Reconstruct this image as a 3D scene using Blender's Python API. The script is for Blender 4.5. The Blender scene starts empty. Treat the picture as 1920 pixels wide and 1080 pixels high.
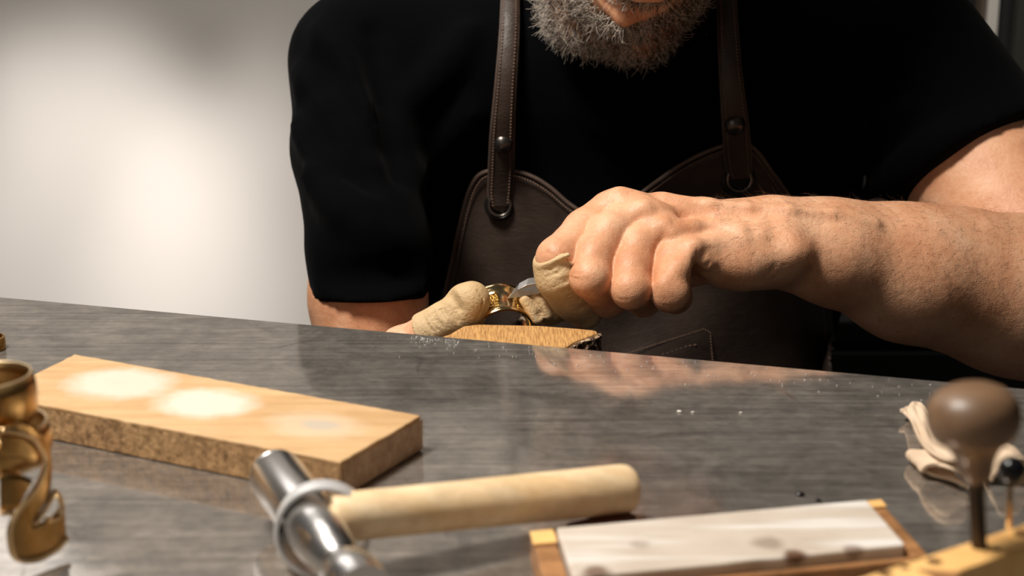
import bpy, bmesh, math, random
import numpy as np
from mathutils import Vector, Matrix
from mathutils.bvhtree import BVHTree
random.seed(7); RNG = np.random.default_rng(7)
SC = bpy.context.scene; COL = SC.collection
# ---------------------------------------------------------------- camera, world, lights
F, PITCH, H = 2800.0, math.radians(14.3), 0.205
cam_d = bpy.data.cameras.new('camera'); cam = bpy.data.objects.new('camera', cam_d); COL.objects.link(cam)
cam.location = (0, 0, H); cam.rotation_euler = (math.pi/2-PITCH, 0, 0)
cam_d.sensor_width = 36; cam_d.lens = F/1920*36; cam_d.clip_start = .02
cam_d.dof.use_dof = True; cam_d.dof.focus_distance = .79; cam_d.dof.aperture_fstop = 11.5
SC.camera = cam
SC.view_settings.view_transform = 'Standard'; SC.view_settings.look = 'None'
SC.view_settings.gamma = 1; SC.view_settings.exposure = 0.0; SC.view_settings.use_curve_mapping = False
W = bpy.data.worlds.new('world'); SC.world = W; W.use_nodes = True
W.node_tree.nodes['Background'].inputs[0].default_value = (1, .93, .86, 1)
W.node_tree.nodes['Background'].inputs[1].default_value = .05
def light(name, kind, loc, target, energy, color=(1,1,1), **kw):
    d = bpy.data.lights.new(name, kind); d.energy = energy; d.color = color
    for k, v in kw.items(): setattr(d, k, v)
    o = bpy.data.objects.new(name, d); COL.objects.link(o); o.location = loc
    o.rotation_euler = (Vector(target)-Vector(loc)).to_track_quat('-Z', 'Y').to_euler(); return o
light('bench_lamp_light', 'AREA', (-.40, .48, 1.00), (.06, .76, 0), 18.5, (1, .93, .84), size=.24)
light('soft_fill_light', 'AREA', (-.35, -.05, .45), (-.1, .55, 0), .45, (1, .93, .85), size=.4)
light('added_back_light', 'AREA', (-1.05, 2.4, 1.12), (0, .5, 0), 3.6, (1, .96, .92), size=.8)  # unseen area light, added to give the hammer head a bright band
def wall_pt(px, py, Y=2.6):
    dx = (px-960)/F; dy = -(py-540)/F; c, n = math.cos(PITCH), math.sin(PITCH); t = Y/(c+dy*n); return (t*dx, Y, H+t*(-n+dy*c))
for px, py, e, ang in [(170, 510, 34, 31), (440, 580, 20, 26), (500, 200, 5.5, 11), (15, 130, 4, 8)]:
    t_ = wall_pt(px, py); light('added_wall_spot', 'SPOT', (t_[0]*.9, 1.7, .75), t_, e*3.2, (1, .95, .9), spot_size=math.radians(ang), spot_blend=1.0, shadow_soft_size=.05)  # unseen spots added to imitate the soft bright patches on the wall
light('added_post_spot', 'SPOT', (.95, 1.2, .8), (.65, 2.0, .15), 9, (1, .95, .9), spot_size=math.radians(24), spot_blend=1.0, shadow_soft_size=.05)  # extra spot, added only to brighten the white post
light('wall_ambient_light', 'AREA', (-.7, 1.5, 1.6), (-.7, 2.6, 0), 7, (1, .94, .88), size=.8)

# ---------------------------------------------------------------- helpers
cp, sp = math.cos(PITCH), math.sin(PITCH)
def ray(px, py):
    dx = (px-960)/F; dy = -(py-540)/F
    return np.array([dx, cp+dy*sp, -sp+dy*cp])
def P(px, py, Y):
    d = ray(px, py); return np.array([0, 0, H])+d*(Y/d[1])
def G(px, py, z=0.0):
    d = ray(px, py); return np.array([0, 0, H])+d*((z-H)/d[2])
def pxm(px, py, Y):                       # metres per pixel there
    return (Y/ray(px, py)[1])/F
def V(a): return Vector([float(x) for x in a])
def mesh_obj(name, verts, faces, m=None, parent=None, smooth=True):
    me = bpy.data.meshes.new(name)
    verts = np.asarray(verts, dtype=np.float64)
    if isinstance(faces, np.ndarray) and faces.ndim == 2:
        n, k = faces.shape
        me.vertices.add(len(verts)); me.vertices.foreach_set('co', verts.ravel())
        me.loops.add(n*k); me.loops.foreach_set('vertex_index', faces.ravel().astype(np.int32))
        me.polygons.add(n); me.polygons.foreach_set('loop_start', np.arange(0, n*k, k, dtype=np.int32))
        me.polygons.foreach_set('loop_total', np.full(n, k, dtype=np.int32)); me.update(calc_edges=True); me.validate()
    else:
        me.from_pydata([tuple(v) for v in verts], [], [tuple(f) for f in faces]); me.update()
    if smooth: me.polygons.foreach_set('use_smooth', np.ones(len(me.polygons), dtype=bool))
    o = bpy.data.objects.new(name, me); COL.objects.link(o)
    if m: me.materials.append(m)
    if parent: o.parent = parent
    return o
def bm_obj(name, bm, m=None, parent=None, smooth=False):
    me = bpy.data.meshes.new(name); bmesh.ops.recalc_face_normals(bm, faces=bm.faces); bm.to_mesh(me); bm.free()
    if smooth:
        for p in me.polygons: p.use_smooth = True
    o = bpy.data.objects.new(name, me); COL.objects.link(o)
    if m: me.materials.append(m)
    if parent: o.parent = parent
    return o
def tag(o, label, cat=None, group=None, kind=None):
    if label: o['label'] = label
    if cat: o['category'] = cat
    if group: o['group'] = group
    if kind: o['kind'] = kind
    return o
def empty(name, loc=(0, 0, 0)):
    o = bpy.data.objects.new(name, None); COL.objects.link(o); o.location = loc; o.empty_display_size = .02; return o
def keep(o, root):                        # parent, keeping world placement (root has only a translation)
    o.parent = root; o.matrix_parent_inverse = Matrix.Translation(root.location).inverted(); return o
def bevel(o, w, seg=2, ang=40):
    md = o.modifiers.new('bevel', 'BEVEL'); md.width = w; md.segments = seg; md.limit_method = 'ANGLE'; md.angle_limit = math.radians(ang)
    md.harden_normals = False; return o
def prism(name, poly, z0, z1, m, bev=.001, parent=None, sub=0):   # poly: list of (x,y)
    bm = bmesh.new(); n = len(poly)
    a = [bm.verts.new((x, y, z0)) for x, y in poly]; b = [bm.verts.new((x, y, z1)) for x, y in poly]
    bm.faces.new(a[::-1]); bm.faces.new(b)
    for i in range(n): bm.faces.new((a[i], a[(i+1) % n], b[(i+1) % n], b[i]))
    o = bm_obj(name, bm, m, None)
    if bev: bevel(o, bev)
    if parent: keep(o, parent)
    return o
def frame(d, up=(0, 0, 1)):
    d = np.array(d, float); d /= np.linalg.norm(d); up = np.array(up, float)
    if abs(d@up) > .95: up = np.array([0, 1., 0])
    s = np.cross(d, up); s /= np.linalg.norm(s); u = np.cross(s, d); return d, s, u
def lathe(name, p0, axis, prof, m, seg=48, parent=None, closed=False, sy=1.0):     # prof: (t along axis, r)
    d, s, u = frame(axis); p0 = np.array(p0); vs = []; fs = []
    for t, r in prof:
        for k in range(seg):
            a = 2*math.pi*k/seg; vs.append(p0+d*t+(s*math.cos(a)+u*math.sin(a)*sy)*r)
    n = len(prof)
    for i in range(n-1 if not closed else n):
        j = (i+1) % n
        for k in range(seg):
            k2 = (k+1) % seg; fs.append((i*seg+k, i*seg+k2, j*seg+k2, j*seg+k))
    if not closed:
        fs.append(tuple(range(seg))[::-1]); fs.append(tuple((n-1)*seg+k for k in range(seg)))
    o = mesh_obj(name, vs, fs, m); md = o.modifiers.new('split', 'EDGE_SPLIT'); md.split_angle = math.radians(38)
    if parent: keep(o, parent)
    return o
def tube_mesh(paths, seg=8):              # paths: list of (points, radii)
    vs = []; fs = []
    for pts, rad in paths:
        pts = [np.array(p, float) for p in pts]; n = len(pts); base = len(vs); prev = None
        for i, p in enumerate(pts):
            t = pts[min(i+1, n-1)]-pts[max(i-1, 0)]; t = t/(np.linalg.norm(t)+1e-12)
            if prev is None: _, s, u = frame(t)
            else:
                s = prev-t*(prev@t); s /= np.linalg.norm(s)+1e-12; u = np.cross(s, t)
            prev = s; r = rad[i] if hasattr(rad, '__len__') else rad
            for k in range(seg):
                a = 2*math.pi*k/seg; vs.append(p+(s*math.cos(a)+u*math.sin(a))*r)
        for i in range(n-1):
            for k in range(seg):
                k2 = (k+1) % seg; fs.append((base+i*seg+k, base+i*seg+k2, base+(i+1)*seg+k2, base+(i+1)*seg+k))
        if seg > 3:
            fs.append(tuple(base+k for k in range(seg))[::-1]); fs.append(tuple(base+(n-1)*seg+k for k in range(seg)))
    return vs, fs
def tube(name, pts, rad, m, seg=10, parent=None):
    vs, fs = tube_mesh([(pts, rad)], seg); o = mesh_obj(name, vs, fs, m)
    if parent: keep(o, parent)
    return o
def spline(pts, n):                       # Catmull-Rom through points (any dimension)
    pts = [np.array(p, float) for p in pts]; pts = [2*pts[0]-pts[1]]+pts+[2*pts[-1]-pts[-2]]; out = []
    m = len(pts)-3
    for i in range(n):
        t = i/(n-1)*m; k = min(int(t), m-1); t -= k; a, b, c, d = pts[k:k+4]
        out.append(.5*((2*b)+(-a+c)*t+(2*a-5*b+4*c-d)*t*t+(-a+3*b-3*c+d)*t**3))
    return out

# ---------------------------------------------------------------- materials
class N:
    def __init__(s, name):
        s.m = bpy.data.materials.new(name); s.m.use_nodes = True; s.t = s.m.node_tree; s.b = s.t.nodes['Principled BSDF']
        s.co = s.t.nodes.new('ShaderNodeTexCoord').outputs['Object']
    def n(s, kind, props=None, **ins):
        x = s.t.nodes.new('ShaderNode'+kind)
        for k, v in (props or {}).items(): setattr(x, k, v)
        for k, v in ins.items(): s.set(x, k, v)
        return x
    def set(s, x, k, v):
        i = x.inputs[int(k[1:])] if k[0] == 'i' and k[1:].isdigit() else x.inputs[k]
        if hasattr(v, 'is_output') or isinstance(v, bpy.types.NodeSocket): s.t.links.new(v, i)
        else: i.default_value = v
    def mapping(s, scale=(1, 1, 1), rot=(0, 0, 0), loc=(0, 0, 0)):
        x = s.n('Mapping'); s.set(x, 'Vector', s.co); x.inputs['Scale'].default_value = scale; x.inputs['Rotation'].default_value = rot
        x.inputs['Location'].default_value = loc; return x.outputs[0]
    def noise(s, scale, detail=4, rough=.55, vec=None, dist=0):
        x = s.n('TexNoise'); s.set(x, 'Vector', vec or s.co); x.inputs['Scale'].default_value = scale
        x.inputs['Detail'].default_value = detail; x.inputs['Roughness'].default_value = rough; x.inputs['Distortion'].default_value = dist
        return x.outputs['Fac']
    def ramp(s, fac, stops):
        x = s.n('ValToRGB'); s.set(x, 'Fac', fac); e = x.color_ramp.elements
        while len(e) < len(stops): e.new(.5)
        for i, (p, c) in enumerate(stops):
            e[i].position = p; e[i].color = (c, c, c, 1) if not hasattr(c, '__len__') else (*c[:3], 1)
        return x.outputs[0]
    def mix(s, fac, a, b, mode='MIX'):
        x = s.t.nodes.new('ShaderNodeMix'); x.data_type = 'RGBA'; x.blend_type = mode
        for i, v in ((0, fac), (6, a), (7, b)):
            if isinstance(v, bpy.types.NodeSocket): s.t.links.new(v, x.inputs[i])
            else: x.inputs[i].default_value = v if i == 0 else (*v[:3], 1)
        return x.outputs[2]
    def math(s, op, a, b=0):
        x = s.n('Math', {'operation': op}); s.set(x, 'i0', a); s.set(x, 'i1', b); return x.outputs[0]
    def bump(s, h, strength=.3, dist=.001, normal=None):
        x = s.n('Bump'); s.set(x, 'Height', h); x.inputs['Strength'].default_value = strength; x.inputs['Distance'].default_value = dist
        if normal is not None: s.set(x, 'Normal', normal)
        return x.outputs[0]
    def out(s, **k):
        for kk, v in k.items(): s.set(s.b, kk.replace('_', ' '), v if not (isinstance(v, tuple) and len(v) == 3) else (*v, 1))
        return s.m
def plain(name, col, rough=.5, metal=0, noise=0, nscale=60, bump=0):
    s = N(name); c = (*col, 1)
    if noise:
        f = s.noise(nscale); c = s.ramp(f, [(.3, tuple(x*(1-noise) for x in col)), (.7, tuple(min(1, x*(1+noise)) for x in col))])
    k = dict(Base_Color=c, Roughness=rough, Metallic=metal)
    if bump: k['Normal'] = s.bump(s.noise(nscale*3), bump, .0006)
    return s.out(**k)
# bench steel
EDGE_A, EDGE_B = G(0, 557), G(1920, 729)
EANG = math.atan2(EDGE_B[1]-EDGE_A[1], EDGE_B[0]-EDGE_A[0])
def steel():
    s = N('worn_steel')
    st = s.mapping((7, 150, 7), (0, 0, EANG)); st2 = s.mapping((14, 520, 14), (0, 0, EANG*1.3))
    big = s.noise(9, 5, .6); mid = s.noise(38, 6, .7, dist=.6); a = s.noise(1.6, 8, .75, vec=st); b = s.noise(2.2, 6, .8, vec=st2)
    base = s.ramp(big, [(.3, (.35, .315, .28)), (.7, (.46, .42, .375))])
    fin = s.noise(150, 5, .75)
    base = s.mix(.75, base, s.ramp(mid, [(.32, .30), (.68, .66)]), 'OVERLAY')
    base = s.mix(.75, base, s.ramp(a, [(.32, .26), (.68, .72)]), 'OVERLAY')
    base = s.mix(.5, base, s.ramp(fin, [(.3, .3), (.7, .7)]), 'OVERLAY')
    sc = s.ramp(b, [(.60, 0), (.68, 1)])
    base = s.mix(s.math('MULTIPLY', sc, .45), base, (.85, .81, .75))
    st3 = s.mapping((2, 90, 2), (0, 0, EANG+1.2)); base = s.mix(s.math('MULTIPLY', s.ramp(s.noise(2.0, 5, .8, vec=st3), [(.66, 0), (.72, 1)]), .3), base, (.10, .09, .08))
    st4 = s.mapping((1.5, 60, 2), (0, 0, EANG-.35)); base = s.mix(s.math('MULTIPLY', s.ramp(s.noise(3.0, 3, .8, vec=st4), [(.70, 0), (.73, 1)]), .5), base, (.80, .76, .70))
    wv = s.noise(7, 2, .4, dist=1.5); ln = s.ramp(s.math('ABSOLUTE', s.math('SUBTRACT', wv, .5)), [(.002, 1), (.005, 0)]); ln = s.math('MULTIPLY', ln, s.ramp(s.noise(14, 2), [(.58, 0), (.66, .6)]))
    base = s.mix(ln, base, (.05, .045, .04))
    pits = s.ramp(s.noise(240, 3, .5), [(.24, 1), (.30, 0)])
    base = s.mix(s.math('MULTIPLY', pits, .6), base, (.07, .06, .055))
    r = s.math('ADD', s.math('MULTIPLY', s.ramp(mid, [(.3, 0), (.8, 1)]), .08), .05); r = s.math('ADD', r, s.math('MULTIPLY', sc, .2)); r = s.math('ADD', r, s.math('MULTIPLY', ln, .3))
    h = s.math('ADD', s.math('MULTIPLY', a, .3), s.math('MULTIPLY', b, .12))
    return s.out(Base_Color=base, Metallic=.72, Roughness=r, Normal=s.bump(h, .02, .0006))
M_STEEL = steel()
def wood(name, c1, c2, scale=1, ang=0, rough=.55, dark=None, spots=None, gl=.1, end=False):
    s = N(name)
    vec = s.mapping((8*scale, 90*scale, 60*scale), (0, 0, ang)); g = s.noise(1.5, 6, .6, vec=vec, dist=.4)
    big = s.noise(14*scale, 4, .6)
    c = s.ramp(g, [(.28, c1), (.72, c2)]); c = s.mix(.35, c, s.ramp(big, [(.3, .38), (.7, .62)]), 'OVERLAY')
    if dark:
        n = s.noise(70, 5, .7); c = s.mix(s.ramp(n, [(.42, 0), (.68, dark)]), c, tuple(x*.35 for x in c1))
    if spots:
        for (x, y, z, rx, ry, a, k, col) in spots:
            v = s.n('VectorMath', {'operation': 'SUBTRACT'}); s.set(v, 'i0', s.co); v.inputs[1].default_value = (x, y, z)
            mp = s.n('Mapping', {'vector_type': 'TEXTURE'}); s.set(mp, 'Vector', v.outputs[0]); mp.inputs['Rotation'].default_value = (0, 0, a); mp.inputs['Scale'].default_value = (rx, ry, 1)
            ln = s.n('VectorMath', {'operation': 'LENGTH'}); s.set(ln, 'i0', mp.outputs[0])
            d = s.math('ADD', ln.outputs['Value'], s.math('MULTIPLY', s.noise(120, 4, .6), .5))
            c = s.mix(s.ramp(s.math('MULTIPLY', d, .5), [(.42, k), (.66, 0)]), c, col)
    return s.out(Base_Color=c, Roughness=rough, Normal=s.bump(g, .35, .0006))
M_BRASS = None
def brass(name, c1, c2, rough, sc=40):
    s = N(name); n = s.noise(sc, 5, .65)
    return s.out(Base_Color=s.ramp(n, [(.3, c1), (.7, c2)]), Metallic=1.0, Roughness=s.math('ADD', s.math('MULTIPLY', n, .25), rough-.12), Normal=s.bump(s.noise(sc*6, 4), .15, .0005))
M_BRASS = brass('aged_brass', (.36, .19, .055), (.72, .45, .17), .30)
M_BRASS_EDGE = brass('polished_brass_edge', (.80, .55, .28), (.95, .72, .42), .30)
M_GOLD = brass('polished_gold', (.80, .55, .25), (.95, .75, .45), .16, 90)
M_DGOLD = brass('tarnished_gold', (.16, .08, .02), (.75, .42, .10), .35, 260)
M_CHROME = plain('polished_chrome', (.84, .82, .80), .24, 1, .06, 30)
M_SATIN = plain('satin_aluminium', (.86, .86, .86), .38, .55, .06, 60, .1)
M_BLADE = plain('tool_steel', (.42, .40, .38), .42, 1, .15, 200)
M_BLACKM = plain('black_metal', (.02, .018, .017), .28, .6)
M_DARKSTEEL = plain('dark_tool_steel', (.06, .045, .035), .38, .7, .3, 90)
M_RUBBER = plain('glossy_black', (.006, .006, .007), .22)
M_HWOOD = wood('hammer_handle_wood', (.80, .52, .26), (.97, .77, .50), 1.0, .15, .45, dark=.3)
M_YWOOD = wood('stained_yellow_wood', (.86, .45, .13), (.98, .62, .25), 1.0, .35, .5, dark=.15)
M_TRAYWOOD = wood('orange_brown_tray_wood', (.27, .12, .045), (.50, .25, .10), 1.2, .1, .45, dark=.5)
M_DKNOB = wood('dark_knob_wood', (.10, .055, .028), (.23, .135, .075), 1.2, 0, .42)
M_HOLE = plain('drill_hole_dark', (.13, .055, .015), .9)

def skin(name, tint=(1, 1, 1)):
    s = N(name); T = lambda c: tuple(a*b for a, b in zip(c, tint))
    big = s.noise(34, 4, .6); fine = s.noise(420, 4, .7); med = s.noise(120, 3, .6)
    c = s.ramp(big, [(.30, T((.60, .27, .14))), (.52, T((.74, .385, .22))), (.72, T((.83, .49, .305)))])
    c = s.mix(.35, c, s.ramp(fine, [(.32, .36), (.62, .58)]), 'OVERLAY')
    fr = s.ramp(s.noise(160, 2, .5), [(.70, 0), (.76, 1)]); c = s.mix(s.math('MULTIPLY', fr, .22), c, T((.28, .10, .05)))
    v = s.n('TexVoronoi', {'feature': 'DISTANCE_TO_EDGE'}); s.set(v, 'Vector', s.co); v.inputs['Scale'].default_value = 900
    h = s.math('ADD', s.math('MULTIPLY', v.outputs[0], .35), s.math('MULTIPLY', med, 1.1)); h = s.math('ADD', h, s.math('MULTIPLY', fine, .4))
    s.out(Base_Color=c, Roughness=.44, Normal=s.bump(h, .55, .0009))
    s.b.inputs['Subsurface Weight'].default_value = .10; s.b.inputs['Subsurface Radius'].default_value = (.01, .004, .002); s.b.inputs['Subsurface Scale'].default_value = .35
    s.b.inputs['Specular IOR Level'].default_value = .38
    return s.m
M_SKIN = skin('freckled_skin')  # warm freckled skin tone, shared by the whole body
def cloth():
    s = N('black_cotton'); w = s.noise(900, 2); f = s.noise(9, 3, .5, vec=s.mapping((1, 1, .45)))
    m = s.out(Base_Color=(.0011, .0012, .0017), Roughness=.9, Normal=s.bump(s.math('ADD', s.math('MULTIPLY', w, .05), f), .5, .012))
    s.b.inputs['Specular IOR Level'].default_value = .04
    s.b.inputs['Sheen Weight'].default_value = .01; s.b.inputs['Sheen Roughness'].default_value = .5; return m
M_CLOTH = cloth()
def leather(name, c1, c2, rough, bs=.5, sc=300, spec=.4):
    s = N(name); n = s.noise(22, 5, .65); v = s.n('TexVoronoi', {'feature': 'DISTANCE_TO_EDGE'}); s.set(v, 'Vector', s.co); v.inputs['Scale'].default_value = sc
    wr = s.noise(55, 6, .7, vec=s.mapping((1, 1, 2.4), (.3, .5, 0)), dist=1.2)
    h = s.math('ADD', s.math('MULTIPLY', v.outputs[0], .5), s.math('MULTIPLY', wr, 1.3))
    s.out(Base_Color=s.ramp(n, [(.3, c1), (.7, c2)]), Roughness=rough, Normal=s.bump(h, bs, .0012)); s.b.inputs['Specular IOR Level'].default_value = spec
    return s.m
M_APRON = leather('dark_brown_leather', (.022, .013, .010), (.055, .037, .028), .47, .35, 500, .45)
M_APRON_EDGE = leather('worn_leather_edge', (.075, .048, .036), (.13, .09, .07), .5, .3, 500)
M_THREAD = plain('brown_thread', (.16, .095, .065), .7)
M_COT = leather('beige_kid_leather', (.52, .35, .17), (.68, .49, .28), .58, .6, 420, .35)
M_SCRAP = leather('pale_beige_leather', (.62, .46, .32), (.78, .62, .46), .7, .4, 300, .3)
def hairmat(name, c):
    s = N(name); s.out(Base_Color=c, Roughness=.42); s.b.inputs['Specular IOR Level'].default_value = .5; return s.m
M_HAIR_W = hairmat('grey_white_hair', (.72, .64, .55)); M_HAIR_D = hairmat('dark_hair', (.035, .022, .015)); M_HAIR_B = hairmat('brown_arm_hair', (.10, .045, .02))

# ---------------------------------------------------------------- room
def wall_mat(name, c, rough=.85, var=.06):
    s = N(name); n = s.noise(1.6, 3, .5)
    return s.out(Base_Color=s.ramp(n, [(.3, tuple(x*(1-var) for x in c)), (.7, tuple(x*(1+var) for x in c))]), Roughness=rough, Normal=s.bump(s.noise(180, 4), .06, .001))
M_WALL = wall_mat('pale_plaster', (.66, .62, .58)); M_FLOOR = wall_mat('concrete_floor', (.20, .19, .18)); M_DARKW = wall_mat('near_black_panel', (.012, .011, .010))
M_OLIVE = wall_mat('dark_olive_panel', (.030, .028, .021)); M_POST = wall_mat('white_painted_post', (.62, .58, .53), .5); M_BROWN = wall_mat('brown_post_edge', (.10, .07, .05), .6)
def boxo(name, x0, x1, y0, y1, z0, z1, m, bev=0, parent=None): return prism(name, [(x0, y0), (x1, y0), (x1, y1), (x0, y1)], z0, z1, m, bev, parent)
FZ = -.92
tag(boxo('floor', -2.4, 2.4, -1.0, 2.7, FZ-.05, FZ, M_FLOOR), None, kind='structure')
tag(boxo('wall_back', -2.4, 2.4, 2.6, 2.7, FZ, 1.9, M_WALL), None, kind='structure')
tag(boxo('wall_right', 2.3, 2.4, -1.0, 2.6, FZ, 1.9, M_OLIVE), None, kind='structure')
Yw = 2.0
def X(px, Y): return P(px, 40, Y)[0]
tag(boxo('wall_partition', X(1200, Yw+.05), X(1843, Yw+.05), Yw+.03, Yw+.11, FZ, 1.9, M_DARKW), None, kind='structure')
tag(boxo('trim_1', X(1851, Yw), X(1872, Yw), Yw, Yw+.05, FZ, 1.9, M_POST, .002), None, kind='structure')
tag(boxo('trim_2', X(1841, Yw), X(1850.5, Yw), Yw+.005, Yw+.05, FZ, 1.9, M_BROWN, .001), None, kind='structure')
tag(boxo('door_1', X(1872.5, Yw), X(1903, Yw), Yw+.01, Yw+.06, FZ, 1.9, M_DARKW, .001), None, kind='structure')
tag(boxo('wall_side_panel', X(1903.5, Yw), 2.25, Yw-.01, Yw+.06, FZ, 1.9, M_OLIVE, .002), None, kind='structure')

cab = empty('dark_filler', (.62, 1.62, FZ)); tag(cab, 'black box added to fill the dark gap behind the bare forearm', 'dark_filler')  # invented filler, added so the gap below the forearm stays black
ct = P(1700, 585, 1.42)[2]
boxo('filler_body', .235, 1.05, 1.40, 1.85, FZ+.001, ct-.02, M_DARKW, .003, cab); boxo('filler_top', .225, 1.06, 1.385, 1.86, ct-.0199, ct, M_DARKW, .002, cab)
for k in range(2): boxo('door', .245+k*.405, .640+k*.405, 1.378, 1.3995, FZ+.03, ct-.03, M_DARKW, .002, cab)
# ---------------------------------------------------------------- bench
e = EDGE_B-EDGE_A; e /= np.linalg.norm(e); nrm = np.array([e[1], -e[0], 0])   # nrm points to camera
if nrm[1] > 0: nrm = -nrm
mid = (EDGE_A+EDGE_B)/2
def TB(u, v, z=0): return mid+e*u+nrm*v+np.array([0, 0, z])                   # bench frame
bench = empty('workbench', tuple(TB(0, .45, FZ)))
tag(bench, 'long workbench with scratched grey steel top crossing the whole foreground', 'workbench')
poly = [TB(-.75, 0), TB(.75, 0), TB(.75, .95), TB(-.75, .95)]
prism('steel_top', [tuple(q[:2]) for q in poly], -.0025, 0, M_STEEL, .0004, bench)
prism('top_board', [tuple(q[:2]) for q in [TB(-.74, .012), TB(.74, .012), TB(.74, .94), TB(-.74, .94)]], -.035, -.0026, plain('bench_board', (.10, .07, .045), .6, 0, .2), .001, bench)
for u in (-.68, .68):
    for v in (.12, .88):
        q = TB(u, v); boxo('leg', q[0]-.03, q[0]+.03, q[1]-.03, q[1]+.03, FZ, -.035, plain('bench_leg_steel', (.08, .08, .08), .4, .8), .003, bench)
# bench pin
PZ = -.0055
def g2(px, py, z=PZ): return tuple(G(px, py, z)[:2])
s = N('bench_pin_wood'); vec = s.mapping((170, 12, 60), (0, 0, .55)); g = s.noise(6, 6, .65, vec=vec); g2n = s.noise(2.4, 4, .6, vec=s.mapping((9, 130, 9), (0, 0, -.5)))
c = s.ramp(g, [(.34, (.30, .13, .035)), (.60, (.66, .37, .13))]); c = s.mix(s.ramp(g2n, [(.62, 0), (.72, .5)]), c, (.86, .62, .34))
c = s.mix(s.ramp(s.noise(90, 2), [(.74, 0), (.78, .8)]), c, (.12, .05, .02))
M_PIN = s.out(Base_Color=c, Roughness=.6, Normal=s.bump(g, .5, .0008))
pin = prism('bench_pin', [g2(800, 640), g2(842, 626), g2(868, 611), g2(895, 607.5), g2(1010, 610), g2(1090, 616), g2(1118, 619), g2(1122, 624), g2(1100, 632), g2(1078, 640), g2(1060, 652), g2(1050, 668), g2(900, 668)], PZ-.020, PZ, M_PIN, .0012)
tag(pin, 'light wooden bench pin jutting from the far bench edge under the gold ring', 'bench pin')
# rough charred end grain on the pin's end: many small chips
s = N('charred_end_grain'); n = s.noise(420, 3, .6)
M_CHAR = s.out(Base_Color=s.ramp(n, [(.40, (.02, .011, .007)), (.52, (.16, .085, .045)), (.62, (.62, .43, .26))]), Roughness=.8, Normal=s.bump(n, .8, .001))
path = [np.array([*g2(px, py), 0]) for px, py in [(1120, 620.5), (1112, 628), (1100, 632.5), (1078, 640.5), (1062, 652), (1054, 664)]]
path = spline(path, 26); vs = []; fs = []
for i, q in enumerate(path):
    for k in range(11):
        z = PZ-.0006-.0185*k/10; r = RNG.normal(0, .0007); vs.append((q[0]+.0012+r, q[1]-.0016+RNG.normal(0, .0007), z))
for i in range(len(path)-1):
    for k in range(10): fs.append((i*11+k, (i+1)*11+k, (i+1)*11+k+1, i*11+k+1))
eg = mesh_obj('end_grain', vs, fs, M_CHAR, smooth=False); eg.parent = pin; tag(eg, 'dark rough charred sawn end')
md = eg.modifiers.new('solid', 'SOLIDIFY'); md.thickness = .002; md.offset = 0

# ---------------------------------------------------------------- SDF body
def axis(segs):
    out = [segs[0][0]]
    for a, b, h in segs:
        n = max(1, int(round((b-a)/h))); out += list(a+(b-a)*(np.arange(1, n+1)/n))
    return np.array(out, dtype=np.float32)
class Grid:
    def __init__(s, xs, ys, zs): s.ax = [xs, ys, zs]; s.shape = tuple(len(a) for a in s.ax)
    def field(s): return np.full(s.shape, .5, dtype=np.float32)
    def box(s, lo, hi):
        sl = tuple(slice(max(0, np.searchsorted(a, l)-1), min(len(a), np.searchsorted(a, h)+1)) for a, l, h in zip(s.ax, lo, hi))
        if any(q.stop-q.start < 1 for q in sl): return None, None
        g = [s.ax[i][sl[i]].reshape([-1 if j == i else 1 for j in range(3)]) for i in range(3)]
        return sl, g
def smin(a, b, k):
    if k <= 0: return np.minimum(a, b)
    h = np.maximum(k-np.abs(a-b), 0)/k; return np.minimum(a, b)-h*h*k*.25
def cap_d(g, a, b, ra, rb, sq=None):
    a = np.asarray(a, np.float32); b = np.asarray(b, np.float32); ba = b-a; L = float(ba@ba)+1e-12
    x, y, z = g[0]-a[0], g[1]-a[1], g[2]-a[2]
    t = np.clip((x*ba[0]+y*ba[1]+z*ba[2])/L, 0, 1)
    return np.sqrt((x-t*ba[0])**2+(y-t*ba[1])**2+(z-t*ba[2])**2)-(ra+t*(rb-ra))
def cap(G_, f, a, b, ra, rb, k=.004, sub=False):
    a = np.asarray(a, float); b = np.asarray(b, float)
    m = max(ra, rb)+k+.012; sl, g = G_.box(np.minimum(a, b)-m, np.maximum(a, b)+m)
    if sl is None: return
    d = cap_d(g, a, b, ra, rb).astype(np.float32)
    f[sl] = smin(f[sl], d, k) if not sub else -smin(-f[sl], d, k)
def ell(G_, f, c, r, R=None, k=.004, sub=False):
    c = np.asarray(c, float); r = np.asarray(r, float); m = r.max()+k+.012
    sl, g = G_.box(c-m, c+m)
    if sl is None: return
    x, y, z = g[0]-c[0], g[1]-c[1], g[2]-c[2]
    if R is not None: x, y, z = [R[i][0]*x+R[i][1]*y+R[i][2]*z for i in range(3)]
    k0 = np.sqrt((x/r[0])**2+(y/r[1])**2+(z/r[2])**2); k1 = np.sqrt((x/r[0]**2)**2+(y/r[1]**2)**2+(z/r[2]**2)**2)+1e-9
    d = (k0*(k0-1)/k1).astype(np.float32)
    f[sl] = smin(f[sl], d, k) if not sub else -smin(-f[sl], d, k)
def merge(f, g, k): f[...] = smin(f, g, k)
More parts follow.
